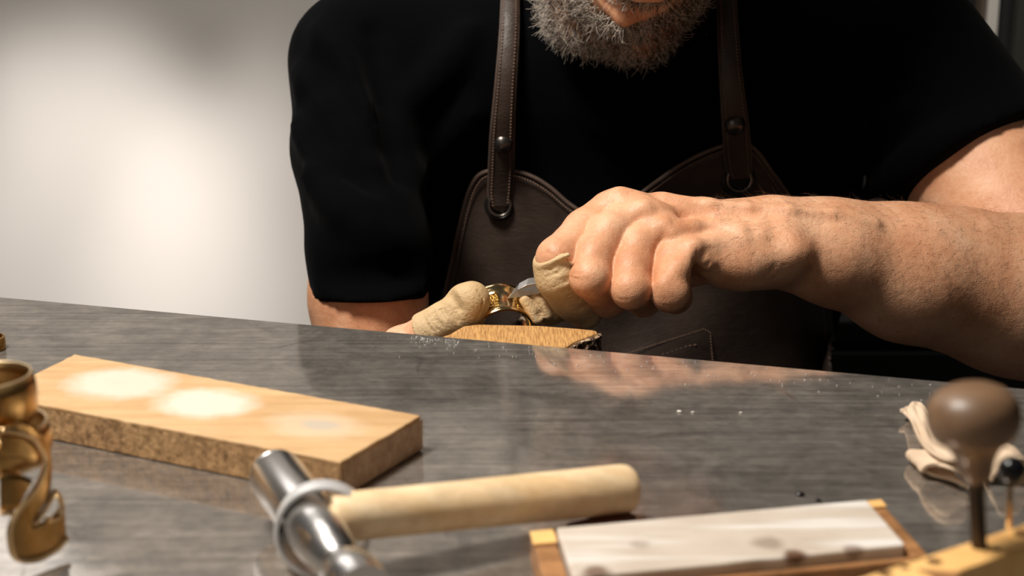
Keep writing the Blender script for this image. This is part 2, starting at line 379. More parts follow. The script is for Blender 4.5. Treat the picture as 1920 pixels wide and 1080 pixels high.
def nets(G_, f):
    ins = f < 0; nx, ny, nz = f.shape
    cnt = np.zeros((nx-1, ny-1, nz-1), np.int8)
    for i in (0, 1):
        for j in (0, 1):
            for k in (0, 1): cnt += ins[i:nx-1+i, j:ny-1+j, k:nz-1+k]
    act = np.argwhere((cnt > 0) & (cnt < 8)); idx = np.full(cnt.shape, -1, np.int32); idx[tuple(act.T)] = np.arange(len(act))
    cor = {(i, j, k): f[act[:, 0]+i, act[:, 1]+j, act[:, 2]+k] for i in (0, 1) for j in (0, 1) for k in (0, 1)}
    acc = np.zeros((len(act), 3)); n = np.zeros(len(act))
    for ax in range(3):
        for u in (0, 1):
            for v in (0, 1):
                o = [u, v]; a = o[:ax]+[0]+o[ax:]; b = o[:ax]+[1]+o[ax:]
                fa, fb = cor[tuple(a)], cor[tuple(b)]; c = (fa < 0) != (fb < 0)
                t = np.where(c, fa/np.where(c, fa-fb, 1), 0); p = np.repeat(np.array([a], float), len(act), 0); p[:, ax] = t
                acc += p*c[:, None]; n += c
    pos = act+acc/n[:, None]
    co = np.stack([np.interp(pos[:, i], np.arange(len(G_.ax[i])), G_.ax[i]) for i in range(3)], 1)
    quads = []
    for ax in range(3):
        A = [slice(None)]*3; B = [slice(None)]*3; A[ax] = slice(0, -1); B[ax] = slice(1, None)
        ch = ins[tuple(A)] != ins[tuple(B)]; e_ = np.argwhere(ch); o1, o2 = [i for i in range(3) if i != ax]
        ok = (e_[:, o1] > 0) & (e_[:, o2] > 0) & (e_[:, o1] < f.shape[o1]-1) & (e_[:, o2] < f.shape[o2]-1); e_ = e_[ok]
        def c(d1, d2):
            q = e_.copy(); q[:, o1] -= d1; q[:, o2] -= d2; return idx[tuple(q.T)]
        q = np.stack([c(1, 1), c(0, 1), c(0, 0), c(1, 0)], 1)
        sgn = ins[tuple(e_.T)]
        if ax == 1: sgn = ~sgn
        q[~sgn] = q[~sgn][:, ::-1]; quads.append(q)
    return co, np.concatenate(quads)
class Px:                                  # a primitive chain given in photo pixels + depth
    def __init__(s, px, py, Y, r): s.p = P(px, py, Y); s.r = r*pxm(px, py, Y)
def C_(G_, f, A, B, k=.004, sub=False):
    a, b = Px(*A), Px(*B); cap(G_, f, a.p, b.p, a.r, b.r, k, sub)
def chain(G_, f, pts, k=.003):
    for a, b in zip(pts[:-1], pts[1:]): C_(G_, f, a, b, k)

BG = Grid(axis([(-.24, -.09, .004), (-.09, .0, .002), (.0, .118, .001), (.118, .30, .002), (.30, .50, .005)]),
          axis([(.66, .72, .004), (.72, .84, .001), (.84, .92, .0025), (.92, 1.0, .002), (1.0, 1.34, .006)]),
          axis([(-.50, -.06, .006), (-.06, -.03, .0025), (-.03, .07, .001), (.07, .16, .002), (.16, .42, .004)]))
body = BG.field()
# --- torso, shoulders, neck
CX = .077
SHL, SHR = P(655, 112, 1.03), P(1700, 110, 1.03)
ell(BG, body, (CX, 1.125, -.02), (.175, .105, .22), k=.03)
ell(BG, body, (CX, 1.115, -.28), (.155, .11, .22), k=.06)
cap(BG, body, SHL+[.03, .03, -.01], SHR+[-.03, .03, -.01], .052, .052, .05)
HC0 = P(1128, 98, .965)                  # chin
rl = math.radians(13); pt = math.radians(38)
Fd = np.array([-.10, -math.cos(pt), -math.sin(pt)]); Fd /= np.linalg.norm(Fd)
Ud = np.array([math.sin(rl), -math.sin(pt)*math.cos(rl), math.cos(pt)*math.cos(rl)]); Ud -= Fd*(Ud@Fd); Ud /= np.linalg.norm(Ud)
Sd = np.cross(Ud, Fd); 
if Sd[0] < 0: Sd = -Sd                    # towards image right
HC = HC0-Fd*.072+Ud*.112
def hl(s_, f_, u_): return HC+Sd*s_+Fd*f_+Ud*u_
RH = np.array([Sd, Fd, Ud])
cap(BG, body, (CX, 1.12, .13), hl(0, -.035, -.03), .075, .055, .03)
# --- head
hd = BG.field()
ell(BG, hd, hl(0, -.008, .035), (.076, .098, .084), RH, .004)
ell(BG, hd, hl(0, .025, -.045), (.062, .062, .066), RH, .02)
cap(BG, hd, hl(-.02, .058, -.096), hl(.02, .058, -.096), .018, .018, .02)
for s_ in (-1, 1):
    cap(BG, hd, hl(.052*s_, .0, -.05), hl(.018*s_, .055, -.095), .018, .016, .02)
    ell(BG, hd, hl(.042*s_, .062, -.014), (.022, .02, .02), RH, .015)                    # cheek
    cap(BG, hd, hl(.012*s_, .09, .035), hl(.045*s_, .078, .033), .009, .008, .01)        # brow
    ell(BG, hd, hl(.032*s_, .094, .013), (.018, .013, .012), RH, .008, True)             # eye socket
    cap(BG, hd, hl(.082*s_, -.01, .025), hl(.079*s_, -.004, -.02), .012, .008, .006)     # ear
    ell(BG, hd, hl(.088*s_, -.002, .008), (.007, .008, .014), RH, .004, True)
    ell(BG, hd, hl(.012*s_, .102, -.024), (.008, .010, .008), RH, .005)                  # nostril wings
cap(BG, hd, hl(0, .088, .022), hl(0, .108, -.020), .007, .011, .008)
cap(BG, hd, hl(0, .078, -.055), hl(0, .084, -.05), .020, .016, .02)
for s_ in (-1, 1):
    cap(BG, hd, hl(0, .0985, -.0445), hl(.023*s_, .086, -.050), .0048, .003, .003)       # lips
    cap(BG, hd, hl(0, .0975, -.0560), hl(.021*s_, .086, -.0515), .0062, .003, .003)
    cap(BG, hd, hl(0, .104, -.0500), hl(.025*s_, .090, -.0508), .0014, .001, .002, True)
merge(body, hd, .02); del hd
# --- left arm (image left): sleeve arm, forearm going behind the bench, hand under the ring
chain(BG, body, [(655, 112, 1.03, 86), (690, 560, .925, 99), (712, 800, .90, 88)], .02)
chain(BG, body, [(712, 800, .90, 88), (700, 790, .83, 60), (700, 770, .79, 50)], .02)
lh = BG.field()
chain(BG, lh, [(700, 770, .79, 50), (790, 740, .785, 60)], .01)
chain(BG, lh, [(700, 740, .775, 44), (752, 650, .765, 35), (800, 622, .763, 29), (872, 580, .762, 26)], .006)
for i in range(4):
    b = 700+i*6
    chain(BG, lh, [(800, 715+i*24, .785+.006*i, 32), (880, 690+i*24, .790+.01*i, 30), (945, 700+i*20, .797+.008*i, 28), (930, 745+i*15, .785+.008*i, 25)], .002)
merge(body, lh, .006)
# --- right upper arm, forearm
UA0, UA1 = P(1700, 118, 1.03), P(1990, 540, .905)
chain(BG, body, [(1700, 118, 1.03, 140), (1990, 545, .905, 156), (2080, 600, .885, 150)], .02)
fa = BG.field()
chain(BG, fa, [(2090, 600, .885, 165), (1900, 553, .85, 146), (1700, 518, .825, 117), (1560, 478, .808, 88), (1465, 458, .80, 74)], .012)
C_(BG, fa, (1800, 470, .84, 70), (1450, 425, .81, 42), .02)
# --- right hand core
C_(BG, fa, (1455, 462, .805, 68), (1385, 455, .808, 66), .012)
mc = [((1440, 430, .812, 46), (1142, 404, .806, 40)), ((1435, 440, .808, 48), (1200, 420, .798, 34)),
      ((1430, 455, .803, 50), (1245, 448, .793, 33)), ((1425, 472, .797, 50), (1300, 480, .787, 32))]
for a, b in mc: C_(BG, fa, a, b, .010)
C_(BG, fa, (1400, 480, .815, 56), (1230, 480, .822, 50), .010)      # thenar / palm
C_(BG, fa, (1415, 490, .789, 46), (1352, 500, .783, 38), .008)      # heel
C_(BG, fa, (1350, 478, .784, 34), (1304, 466, .784, 31), .008)
chain(BG, fa, [(1335, 484, .7735, 33), (1395, 490, .779, 44), (1450, 476, .787, 57)], .010)
# --- thumb (behind)
th = BG.field()
chain(BG, th, [(1300, 490, .835, 48), (1180, 520, .833, 40), (1095, 562, .815, 30), (1022, 578, .790, 25)], .004)
merge(fa, th, .006)
# --- fingers
fing = None
FN = [ [(1145, 400, .802, 43), (1098, 434, .788, 41), (1046, 484, .766, 39), (1072, 552, .772, 34), (1094, 590, .776, 27)],
       [(1192, 404, .791, 36), (1140, 438, .777, 38), (1113, 484, .765, 39), (1107, 521, .7535, 37), (1140, 560, .770, 34), (1178, 545, .800, 29)],
       [(1232, 424, .786, 34), (1194, 462, .773, 37), (1184, 505, .761, 37.5), (1183, 542, .750, 36), (1206, 560, .771, 32), (1222, 535, .797, 28)],
       [(1282, 452, .780, 32), (1260, 488, .768, 34.5), (1256, 522, .758, 35), (1257, 550, .7495, 33.5), (1266, 556, .772, 30), (1264, 530, .793, 27)] ]
fall = BG.field()
for i, fp in enumerate(FN):
    ff = BG.field(); chain(BG, ff, fp, .004)
    pass
    merge(fall, ff, .0008); del ff
merge(fa, fall, .0034)
def on_surf(px, py, f, G_=None):               # depth of the field's zero along the pixel ray
    d = ray(px, py); G_ = G_ or BG
    for Y in np.arange(.73, .87, .0004):
        q = np.array([0, 0, H])+d*(Y/d[1]); ii = [int(np.searchsorted(a, v)) for a, v in zip(G_.ax, q)]
        if all(0 < i < n for i, n in zip(ii, G_.shape)) and f[tuple(ii)] < 0: return Y
    return .79
# knuckles, tendons, veins: laid just under the skin found along the ray
def ridge(f, pts, r, k, lift=.45, G_=None):
    G_ = G_ or BG
    q = [(x, y, on_surf(x, y, f, G_)+r*.00028*(1-2*lift)) for x, y in pts]
    for a, b in zip(q[:-1], q[1:]): C_(G_, f, (*a, r), (*b, r), k)
for x, y, r, l in [(1156, 374, 15, .42), (1208, 392, 14, .42), (1244, 426, 14, .4), (1296, 462, 10, .4)]: ridge(fa, [(x-6, y+4), (x+8, y-3)], r, .009, l*.8)
for pts, r in [([(1212, 390), (1280, 398), (1350, 410), (1420, 422)], 6), ([(1250, 424), (1310, 430), (1370, 436), (1425, 440)], 6), ([(1165, 368), (1240, 378), (1320, 388), (1400, 398)], 7),
               ([(1298, 468), (1275, 500), (1245, 530)], 6), ([(1305, 460), (1340, 455), (1390, 452)], 5)]: ridge(fa, pts, r, .009, .12)
for pts in [[(1250, 372), (1330, 384), (1400, 388), (1480, 394), (1560, 402), (1640, 420)], [(1262, 436), (1300, 424), (1340, 424), (1390, 430)]]: ridge(fa, pts, 4.5, .006, .22)
ridge(fa, [(1486, 474), (1494, 478)], 12, .014, .12)      # wrist bone
ridge(fa, [(1322, 488), (1325, 494)], 9, .006, .5)         # bump at the hand's edge
# creases
def groove(pts, r, k=.0012):
    for a, b in zip(pts[:-1], pts[1:]): C_(BG, fa, (*a, r), (*b, r), k, True)
for pts, r in [([(1076, 512), (1092, 514)], 1.0), ([(1154, 548), (1172, 552)], 1.0), ([(1236, 572), (1252, 575)], 1.0), ([(1020, 470), (1034, 478)], 1.0), ([(1068, 519), (1084, 524), (1100, 525)], 1.6), ([(1072, 529), (1088, 532)], 1.2), ([(1146, 556), (1160, 562), (1178, 562)], 1.4), ([(1232, 580), (1246, 584)], 1.2),
               ([(1328, 494), (1318, 506), (1302, 518)], 2.2), ([(1307, 470), (1310, 490)], 1.5),
               ([(1454, 492), (1447, 508), (1432, 524)], 2.2), ([(1470, 497), (1462, 514), (1450, 526)], 2.0), ([(1484, 512), (1480, 524)], 1.6),
               ]:
    q = [(x, y, on_surf(x, y, fa)) for x, y in pts]; groove(q, r)
merge(body, fa, .006)
co, qd = nets(BG, body)
# --- person
person = empty('person', (CX, 1.10, FZ))
tag(person, 'bearded man in black t-shirt and dark leather apron engraving at the bench, head bowed', 'person')
bd = mesh_obj('body', co, qd, M_SKIN); keep(bd, person)
BVH_BODY = BVHTree.FromObject(bd, bpy.context.evaluated_depsgraph_get())
del body, fa, fall, lh, th

# --- t-shirt
SG = Grid(axis([(-.24, .52, .0045)]), axis([(.84, 1.34, .0045)]), axis([(-.50, .26, .0045)]))
sh = SG.field()
ell(SG, sh, (CX, 1.125, -.02), (.190, .117, .225), k=.03)
ell(SG, sh, (CX, 1.115, -.28), (.172, .128, .24), k=.06)
cap(SG, sh, SHL+[.03, .03, -.01], SHR+[-.03, .03, -.01], .062, .062, .05)
cap(SG, sh, (CX, 1.12, .12), (CX, 1.09, .175), .088, .070, .03)
def sleeve(pts, endc, axis_, k=.03, flare=None):
    f = SG.field()
    for a, b in zip(pts[:-1], pts[1:]):
        A, B = Px(*a), Px(*b); cap(SG, f, A.p, B.p, A.r, B.r, .01)
    ax_ = np.array(axis_)/np.linalg.norm(axis_)
    x, y, z = [SG.ax[i].reshape([-1 if j == i else 1 for j in range(3)]) for i in range(3)]
    pl = ((x-endc[0])*ax_[0]+(y-endc[1])*ax_[1]+(z-endc[2])*ax_[2]).astype(np.float32)
    f[...] = -smin(-f, -pl, .003); return f
lax = P(690, 560, .925)-P(655, 112, 1.03)
f1 = sleeve([(655, 112, 1.03, 108), (668, 280, .985, 118), (692, 470, .930, 113), (698, 620, .905, 110)], P(697, 556, .93), [.02, -.16, -.985])
merge(sh, f1, .035)
rax = P(1990, 545, .905)-P(1700, 118, 1.03)
f2 = sleeve([(1700, 118, 1.03, 156), (1850, 340, .96, 168), (1990, 545, .905, 170)], P(1815, 316, .963), rax+np.array([.0, .02, 0]))
merge(sh, f2, .035)
# folds
def surf_pt(G_, f, px, py, lo=.84, hi=1.2):
    d = ray(px, py)
    for Y in np.arange(lo, hi, .002):
        q = np.array([0, 0, H])+d*(Y/d[1]); ii = [int(np.searchsorted(a, v)) for a, v in zip(G_.ax, q)]
        if all(0 < i < n for i, n in zip(ii, G_.shape)) and f[tuple(ii)] < 0: return q, Y
    return None, None
def fold(pts, w, k, sub=False):
    q = []
    for x, y in spline(pts, 7):
        p_, Y = surf_pt(SG, sh, x, y)
        if p_ is not None: q.append(P(x, y, Y+(w*.35 if not sub else -w*.45)))
    for a, b in zip(q[:-1], q[1:]): cap(SG, sh, a, b, w, w, k, sub)
for pts in [[(562, 140), (610, 210), (680, 300)], [(560, 230), (610, 310), (690, 390)], [(600, 60), (640, 130), (690, 240)], [(580, 330), (640, 400), (720, 450)], [(760, 190), (830, 130), (880, 60)],
            [(1560, 340), (1620, 270), (1700, 210)], [(1600, 400), (1680, 310), (1780, 250)], [(1100, 190), (1170, 260), (1240, 320)], [(780, 330), (830, 260), (890, 210)]]: fold(pts, .005, .014)
for pts in [[(560, 185), (610, 260), (690, 345)], [(590, 95), (630, 170), (690, 270)], [(700, 60), (725, 190), (745, 330)], [(600, 515), (690, 520), (790, 505)], [(1540, 370), (1620, 300), (1690, 230)]]: fold(pts, .0045, .012, True)
# open hems: hollow the sleeve ends around the arms
for a, r, ax_ in [(P(697, 556, .93), 101*pxm(697, 553, .93), np.array([.02, -.16, -.985])), (P(1818, 318, .962), 150*pxm(1818, 312, .965), rax)]:
    u = ax_/np.linalg.norm(ax_); cap(SG, sh, a+u*r*.8, a+u*r*1.8, r, r, .002, True)
sv, sq = nets(SG, sh)
shirt = mesh_obj('t_shirt', sv, sq, M_CLOTH); keep(shirt, person); shirt['label'] = 'plain black short-sleeved cotton t-shirt'
sm = shirt.modifiers.new('smooth', 'SMOOTH'); sm.factor = .5; sm.iterations = 4
tb = sleeve_band = None
dg = bpy.context.evaluated_depsgraph_get(); BVH_SH = BVHTree.FromObject(shirt, dg)
def hit(px, py, off=.003):                 # point on the shirt front seen through that pixel, lifted towards the viewer
    d = V(ray(px, py)).normalized(); l, n, i, t = BVH_SH.ray_cast(Vector((0, 0, H)), d, 3)
    if l is None: return None
    return np.array(l-d*off)
# trousers, shoes, stool (behind the bench, barely in view)
TG = Grid(axis([(-.25, .40, .010)]), axis([(.55, 1.36, .010)]), axis([(-.95, -.38, .010)]))
tr = TG.field()
ell(TG, tr, (CX, 1.10, -.45), (.18, .15, .10), k=.03)
for s_ in (-1, 1):
    cap(TG, tr, (CX+.09*s_, 1.08, -.47), (CX+.15*s_, .80, -.49), .088, .066, .03)
    cap(TG, tr, (CX+.15*s_, .80, -.49), (CX+.16*s_, .86, -.84), .064, .048, .03)
tv, tq = nets(TG, tr); o = mesh_obj('trousers', tv, tq, plain('dark_denim', (.015, .016, .02), .9, 0, .2)); keep(o, person)
for s_ in (-1, 1):
    g_ = Grid(axis([(CX+.16*s_-.08, CX+.16*s_+.08, .006)]), axis([(.60, .98, .006)]), axis([(-.93, -.78, .006)])); f_ = g_.field()
    cap(g_, f_, (CX+.16*s_, .90, -.875), (CX+.17*s_, .70, -.885), .045, .034, .01); f_ = np.maximum(f_, (-.918-g_.ax[2]).reshape(1, 1, -1))
    v_, q_ = nets(g_, f_); keep(mesh_obj('shoe', v_, q_, M_RUBBER), person)
stool = empty('stool', (CX, 1.13, FZ)); tag(stool, 'round dark stool the bearded man sits on behind the bench', 'stool')
lathe('seat', (CX, 1.13, -.60), (0, 0, 1), [(-.02, .16), (-.01, .17), (.015, .17), (.025, .15)], M_APRON, parent=stool)
for k in range(4):
    a = math.pi/4+k*math.pi/2; tube('leg', [(CX+.12*math.cos(a), 1.13+.12*math.sin(a), -.60), (CX+.17*math.cos(a), 1.13+.17*math.sin(a), FZ+.005)], .012, M_BLACKM, parent=stool)

# ---------------------------------------------------------------- apron
topc = [(800, 640), (815, 605), (828, 570), (837, 530), (846, 490), (856, 440), (866, 395), (880, 352), (900, 325), (935, 316), (967, 319), (1002, 331), (1035, 352), (1070, 382), (1110, 404), (1150, 400), (1190, 370),
        (1225, 343), (1280, 305), (1345, 275), (1395, 268), (1420, 282), (1445, 315), (1468, 347), (1490, 380), (1515, 432), (1535, 490), (1552, 560), (1560, 640)]
tcs = spline(topc, 150)
NV = 26; vs = []; fs = []; top_pts = []
for i, (x, y) in enumerate(tcs):
    h0 = hit(x, y, .004)
    if h0 is None: h0 = P(x, y, 1.0)
    top_pts.append(h0)
    for j in range(NV):
        yy = y+(700-y)*j/(NV-1) if y < 690 else y
        h_ = hit(x, max(y, yy), .004+.003*math.sin(x*.02+j*.35)*(j/NV)); vs.append(h_ if h_ is not None else P(x, yy, 1.0))
for i in range(len(tcs)-1):
    for j in range(NV-1): fs.append((i*NV+j, i*NV+j+1, (i+1)*NV+j+1, (i+1)*NV+j))
apron = mesh_obj('apron', vs, fs, M_APRON); keep(apron, person); apron['label'] = 'dark brown leather bib apron with stitched scooped top'
md = apron.modifiers.new('smooth', 'SMOOTH'); md.factor = .5; md.iterations = 6
md = apron.modifiers.new('solid', 'SOLIDIFY'); md.thickness = .0025; md.offset = 1
inv = person.matrix_world
def sub(o):                                # sub-part of the apron (apron itself sits at the person's frame)
    o.parent = apron; o.matrix_parent_inverse = Matrix.Identity(4); return o
def inset(pts2, d):                        # move a pixel polyline sideways
    out = []; n = len(pts2)
    for i in range(n):
        t = np.array(pts2[min(i+1, n-1)])-np.array(pts2[max(i-1, 0)]); t = t/np.linalg.norm(t); out.append(np.array(pts2[i])+np.array([-t[1], t[0]])*d)
    return out
def lift(pts2, off): 
    r = [hit(x, y, off) for x, y in pts2]; return [a for a in r if a is not None]
sub(tube('edge_binding', lift(inset(tcs, 2), .0065), .0016, M_APRON_EDGE, 6))
def stitches(pts2, off, step=5.5, ln=3.2, r=.00042):
    ps = spline(pts2, 2) if len(pts2) < 3 else pts2
    L = [0]
    for a, b in zip(ps[:-1], ps[1:]): L.append(L[-1]+float(np.linalg.norm(np.array(b)-np.array(a))))
    ps = np.array(ps); out = []; t = 0
    while t+ln < L[-1]:
        q = [(np.interp(u, L, ps[:, 0]), np.interp(u, L, ps[:, 1])) for u in (t, t+ln/2, t+ln)]
        h3 = [hit(x, y, off+(.0004 if k == 1 else 0)) for k, (x, y) in enumerate(q)]
        if all(a is not None for a in h3): out.append((h3, r))
        t += step
    return out
st = stitches(inset(tcs, 11), .0090, r=.0006)
st += stitches([(1160, 668), (1320, 617), (1332, 624), (1338, 700)], .0085) + stitches([(1240, 665), (1290, 649), (1310, 646)], .0085, 9, 6)
v_, f_ = tube_mesh(st, 4); o = sub(mesh_obj('stitching', v_, f_, M_THREAD)); o['kind'] = 'stuff'
def strap(cen, wid, ring, rr, rivet, lab):
    pts = spline(cen, 60); vs = []; fs = []
    n = len(pts); L = []
    for i, (x, y) in enumerate(pts):
        w = np.interp(y, [c_[1] for c_ in cen], wid); bul = .010 if y < 60 else .0095
        t = np.array(pts[min(i+1, n-1)])-np.array(pts[max(i-1, 0)]); t /= np.linalg.norm(t); sx = np.array([t[1], -t[0]])
        c0 = hit(x, y, bul)
        if c0 is None: c0 = P(x, y, 1.0)
        mpp = pxm(x, y, c0[1]); row = []
        for k in range(7):
            u = (k/6-.5)*w; q = P(x+sx[0]*u, y+sx[1]*u, c0[1])
            q = q+np.array([0, -.0016*(1-(k/3-1)**2), 0]); row.append(q)
        vs += row
    # carry on over the shoulder
    last = vs[:7]; up = []
    for (dy, dz) in [(.12, .055), (.085, .075), (.045, .075), (.015, .045)]:
        up += [q+np.array([0, dy, dz]) for q in last]
    vs = up+vs; n += 4
    for i in range(n-1):
        for k in range(6): fs.append((i*7+k, i*7+k+1, (i+1)*7+k+1, (i+1)*7+k))
    o = sub(mesh_obj('strap', vs, fs, M_APRON)); o['label'] = lab
    md = o.modifiers.new('solid', 'SOLIDIFY'); md.thickness = .003; md.offset = 0; bevel(o, .0006)
    arr = np.array(vs).reshape(n, 7, 3); st = []
    for col_, sg in ((1, 0), (5, 0)):
        base = (arr[:, col_]*.8+arr[:, 0 if col_ == 1 else 6]*.2)+np.array([0, -.0021, 0]); base = base[4:]
        d = np.concatenate([[0], np.cumsum(np.linalg.norm(np.diff(base, axis=0), axis=1))]); t = .001
        while t+.0012 < d[-1]:
            st.append(([[np.interp(u, d, base[:, j]) for j in range(3)] for u in (t, t+.0013)], .00055)); t += .0023
    v_, f_ = tube_mesh(st, 4); s_ = sub(mesh_obj('strap_stitching', v_, f_, M_THREAD)); s_['kind'] = 'stuff'
    # edges
    for c_ in (0, 6): sub(tube('strap_edge', [q+np.array([0, -.0003, 0]) for q in arr[4::3, c_]], .0011, M_APRON_EDGE, 6))
    x, y = ring; a = hit(x, y, .0095); a = a if a is not None else P(x, y, 1.0); R = rr*pxm(x, y, a[1])
    ax_ = np.array([0, .95, -.1])
    def torus(name, c, R, r, m):
        d, s, u = frame(ax_); prof = [(r*math.sin(t), R+r*math.cos(t)) for t in np.linspace(0, 2*math.pi, 13)[:-1]]
        return sub(lathe(name, c, ax_, prof, m, 40, closed=True))
    torus('grommet', a+[0, .0010, 0], R*.98, .0017, M_BLACKM); 
    ro = torus('ring', a+[0, -.0028, .001], R*.80, .0011, plain('burnished_ring_metal', (.16, .14, .125), .22, .9)); ro['label'] = 'dark metal strap ring'
    sub(lathe('grommet_hole', a+[0, .0018, 0], (0, 1, 0), [(-.0006, R*.9), (.0006, R*.9)], M_RUBBER, 32))
    x, y, r = rivet; r *= 1.38; i = min(range(len(pts)), key=lambda k: abs(pts[k][1]-y)); b = arr[i+4, 3]+[0, -.0012, 0]; mp = pxm(x, y, b[1])
    rv = sub(lathe('rivet', P(x, y, b[1]), (0, -1, .05), [(0, r*mp), (.0008, r*mp), (.0022, r*mp*.86), (.0034, r*mp*.6), (.0041, r*mp*.3), (.0043, r*mp*.05)], plain('gunmetal_rivet', (.10, .088, .08), .3, .9), 32)); rv['label'] = 'domed gunmetal rivet'
strap([(957, -40), (955, 60), (948, 160), (942, 250), (940, 320), (938, 362), (938, 386)], [28, 33, 36, 42, 45, 44, 36], (937, 386), 25, (943, 269, 13), 'dark brown leather strap in front of the man\'s right shoulder, image left')
strap([(1361, -40), (1365, 60), (1371, 150), (1379, 235), (1383, 290), (1386, 320), (1387, 334)], [30, 35, 39, 46, 48, 44, 36], (1385, 338), 28, (1378, 234, 14), 'dark brown leather strap on the image right of the beard')

# ---------------------------------------------------------------- hair: beard, head, arm
def strands(name, roots, m, seglen, nseg, rad, curl, parent, dirf):
    paths = []
    for p, n in roots:
        d = np.array(dirf(p, n), float); d /= np.linalg.norm(d); q = np.array(p)-d*.0008; pts = [q.copy()]
        L = seglen*random.uniform(.6, 1.25); ax_ = RNG.normal(size=3)
        for k in range(nseg):
            d = d+np.cross(ax_, d)*curl+RNG.normal(0, curl*.35, 3); d /= np.linalg.norm(d); q = q+d*L; pts.append(q.copy())
        paths.append((pts, np.linspace(rad, rad*.35, nseg+1)))
    vs, fs = tube_mesh(paths, 3); o = mesh_obj(name, vs, fs, m); keep(o, parent); o['kind'] = 'stuff'; return o
me = bd.data; nv = len(me.vertices); VC = np.empty(nv*3); me.vertices.foreach_get('co', VC); VC = VC.reshape(-1, 3)
VN = np.empty(nv*3); me.vertex_normals.foreach_get('vector', VN); VN = VN.reshape(-1, 3)
hloc = (VC-HC)@RH.T
hs, hf, hu = hloc.T
isface = (np.abs(hs) < .09) & (hf > -.12) & (hf < .13) & (hu > -.14) & (hu < .14) & (VC[:, 2] > .06)
lipd = ((hs/.028)**2+((hu+.0500)/.0085)**2) < 1
beard = isface & (hu < -.030-.0*hf) & (hf > -.012) & ~lipd & (hu > -.125)
beard &= ~((hu > -.036) & (hf > .05)) | ((np.abs(hs) < .036) & (hu < -.030))
bi = np.flatnonzero(beard)
def pick(idx, n): return [(VC[i]+RNG.normal(0, .0007, 3), VN[i]) for i in RNG.choice(idx, n)]
def bdir(p, n): return n*.75-Ud*.75+Sd*(.25*((p-HC)@Sd)/.05)+RNG.normal(0, .28, 3)
bw = bi[(hs[bi] < .018) | (RNG.random(len(bi)) < .35)]  # white strands thinned on image right: face shade put into the hair colour
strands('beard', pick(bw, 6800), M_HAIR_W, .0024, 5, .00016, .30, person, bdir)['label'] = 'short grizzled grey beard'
strands('beard', pick(bi, 7500), M_HAIR_D, .0022, 5, .00017, .28, person, bdir)['label'] = 'dark hairs mixed through the beard'
# hair cap
HG = Grid(axis([(HC[0]-.12, HC[0]+.12, .004)]), axis([(HC[1]-.14, HC[1]+.16, .004)]), axis([(HC[2]-.12, HC[2]+.16, .004)])); hf_ = HG.field()
ell(HG, hf_, hl(0, -.012, .043), (.081, .101, .085), RH, .004); ell(HG, hf_, hl(0, .075, -.012), (.075, .055, .070), RH, .01, True); ell(HG, hf_, hl(0, .0, -.085), (.12, .14, .07), RH, .01, True)
v_, q_ = nets(HG, hf_); o = mesh_obj('hair', v_, q_, M_HAIR_D); keep(o, person); o['label'] = 'short dark hair'
for s_ in (-1, 1):
    bm = bmesh.new(); bmesh.ops.create_icosphere(bm, subdivisions=3, radius=.0118, matrix=Matrix.Translation(V(hl(.032*s_, .076, .012)))); o = bm_obj('eyelid', bm, M_SKIN, None, True); keep(o, person); o['label'] = 'lowered eyelid'
# arm hair
am = (VC[:, 0] > .11) & (VC[:, 0] < .42) & (VC[:, 1] < .90) & (VC[:, 2] > -.04) & (VC[:, 2] < .09) & (VN[:, 1] < .55) & (VN[:, 2] > -.35)
def adir(p, n): return np.array([-.75, 0, -.40])+n*.40+RNG.normal(0, .22, 3)
strands('arm_hair', pick(np.flatnonzero(am), 2600), M_HAIR_B, .0016, 4, .00005, .14, person, adir)['label'] = 'fine brown hair along the forearm'

# ---------------------------------------------------------------- finger guards
def wrinkle(g, f, pts, r, k=.0012, depth=.55):
    q = [(x, y, on_surf(x, y, f, g)-r*.00028*(1-2*depth*.5)) for x, y in pts]
    for a, b in zip(q[:-1], q[1:]): C_(g, f, (*a, r), (*b, r), k, True)
def guard(name, build, lo, hi, h, lab, m=M_COT):
    g_ = Grid(axis([(lo[0], hi[0], h)]), axis([(lo[1], hi[1], h)]), axis([(lo[2], hi[2], h)])); f_ = g_.field(); build(g_, f_)
    v_, q_ = nets(g_, f_); o = mesh_obj(name, v_, q_, m); keep(o, person); o['label'] = lab; return o
def b_index(g, f):
    chain(g, f, [(1040, 492, .767, 41), (1050, 520, .766, 42), (1074, 560, .7715, 38), (1102, 590, .775, 27)], .006)
    C_(g, f, (1066, 480, .762, 6), (1062, 505, .758, 8), .008)
    C_(g, f, (1016, 488, .757, 5), (1064, 478, .752, 5), .006)
    # cut the open cuff
    n = P(1036, 470, .762)-P(1052, 530, .767); n /= np.linalg.norm(n); c = P(1038, 489, .752)
    sl, gg = g.box((-9,)*3, (9,)*3); pl = ((gg[0]-c[0])*n[0]+(gg[1]-c[1])*n[1]+(gg[2]-c[2])*n[2]+(gg[0]-c[0])*-.38)
    f[...] = -smin(-f, -pl, .0012)
    rs = random.Random(3)
    for i in range(16):
        x = rs.uniform(1012, 1050)+i*2.2; y = 508+i*5.2; l = rs.uniform(14, 30); wrinkle(g, f, [(x, y), (x+l*.5, y-rs.uniform(0, 4)), (x+l, y-rs.uniform(3, 9))], 1.8, .0010)
a_ = np.min([P(990, 630, .72), P(990, 460, .72)], 0); 
guard('finger_guard', b_index, (-.0, .725, -.03), (.06, .81, .055), .0007, 'beige leather guard on the bent index finger of the fist holding the tool')
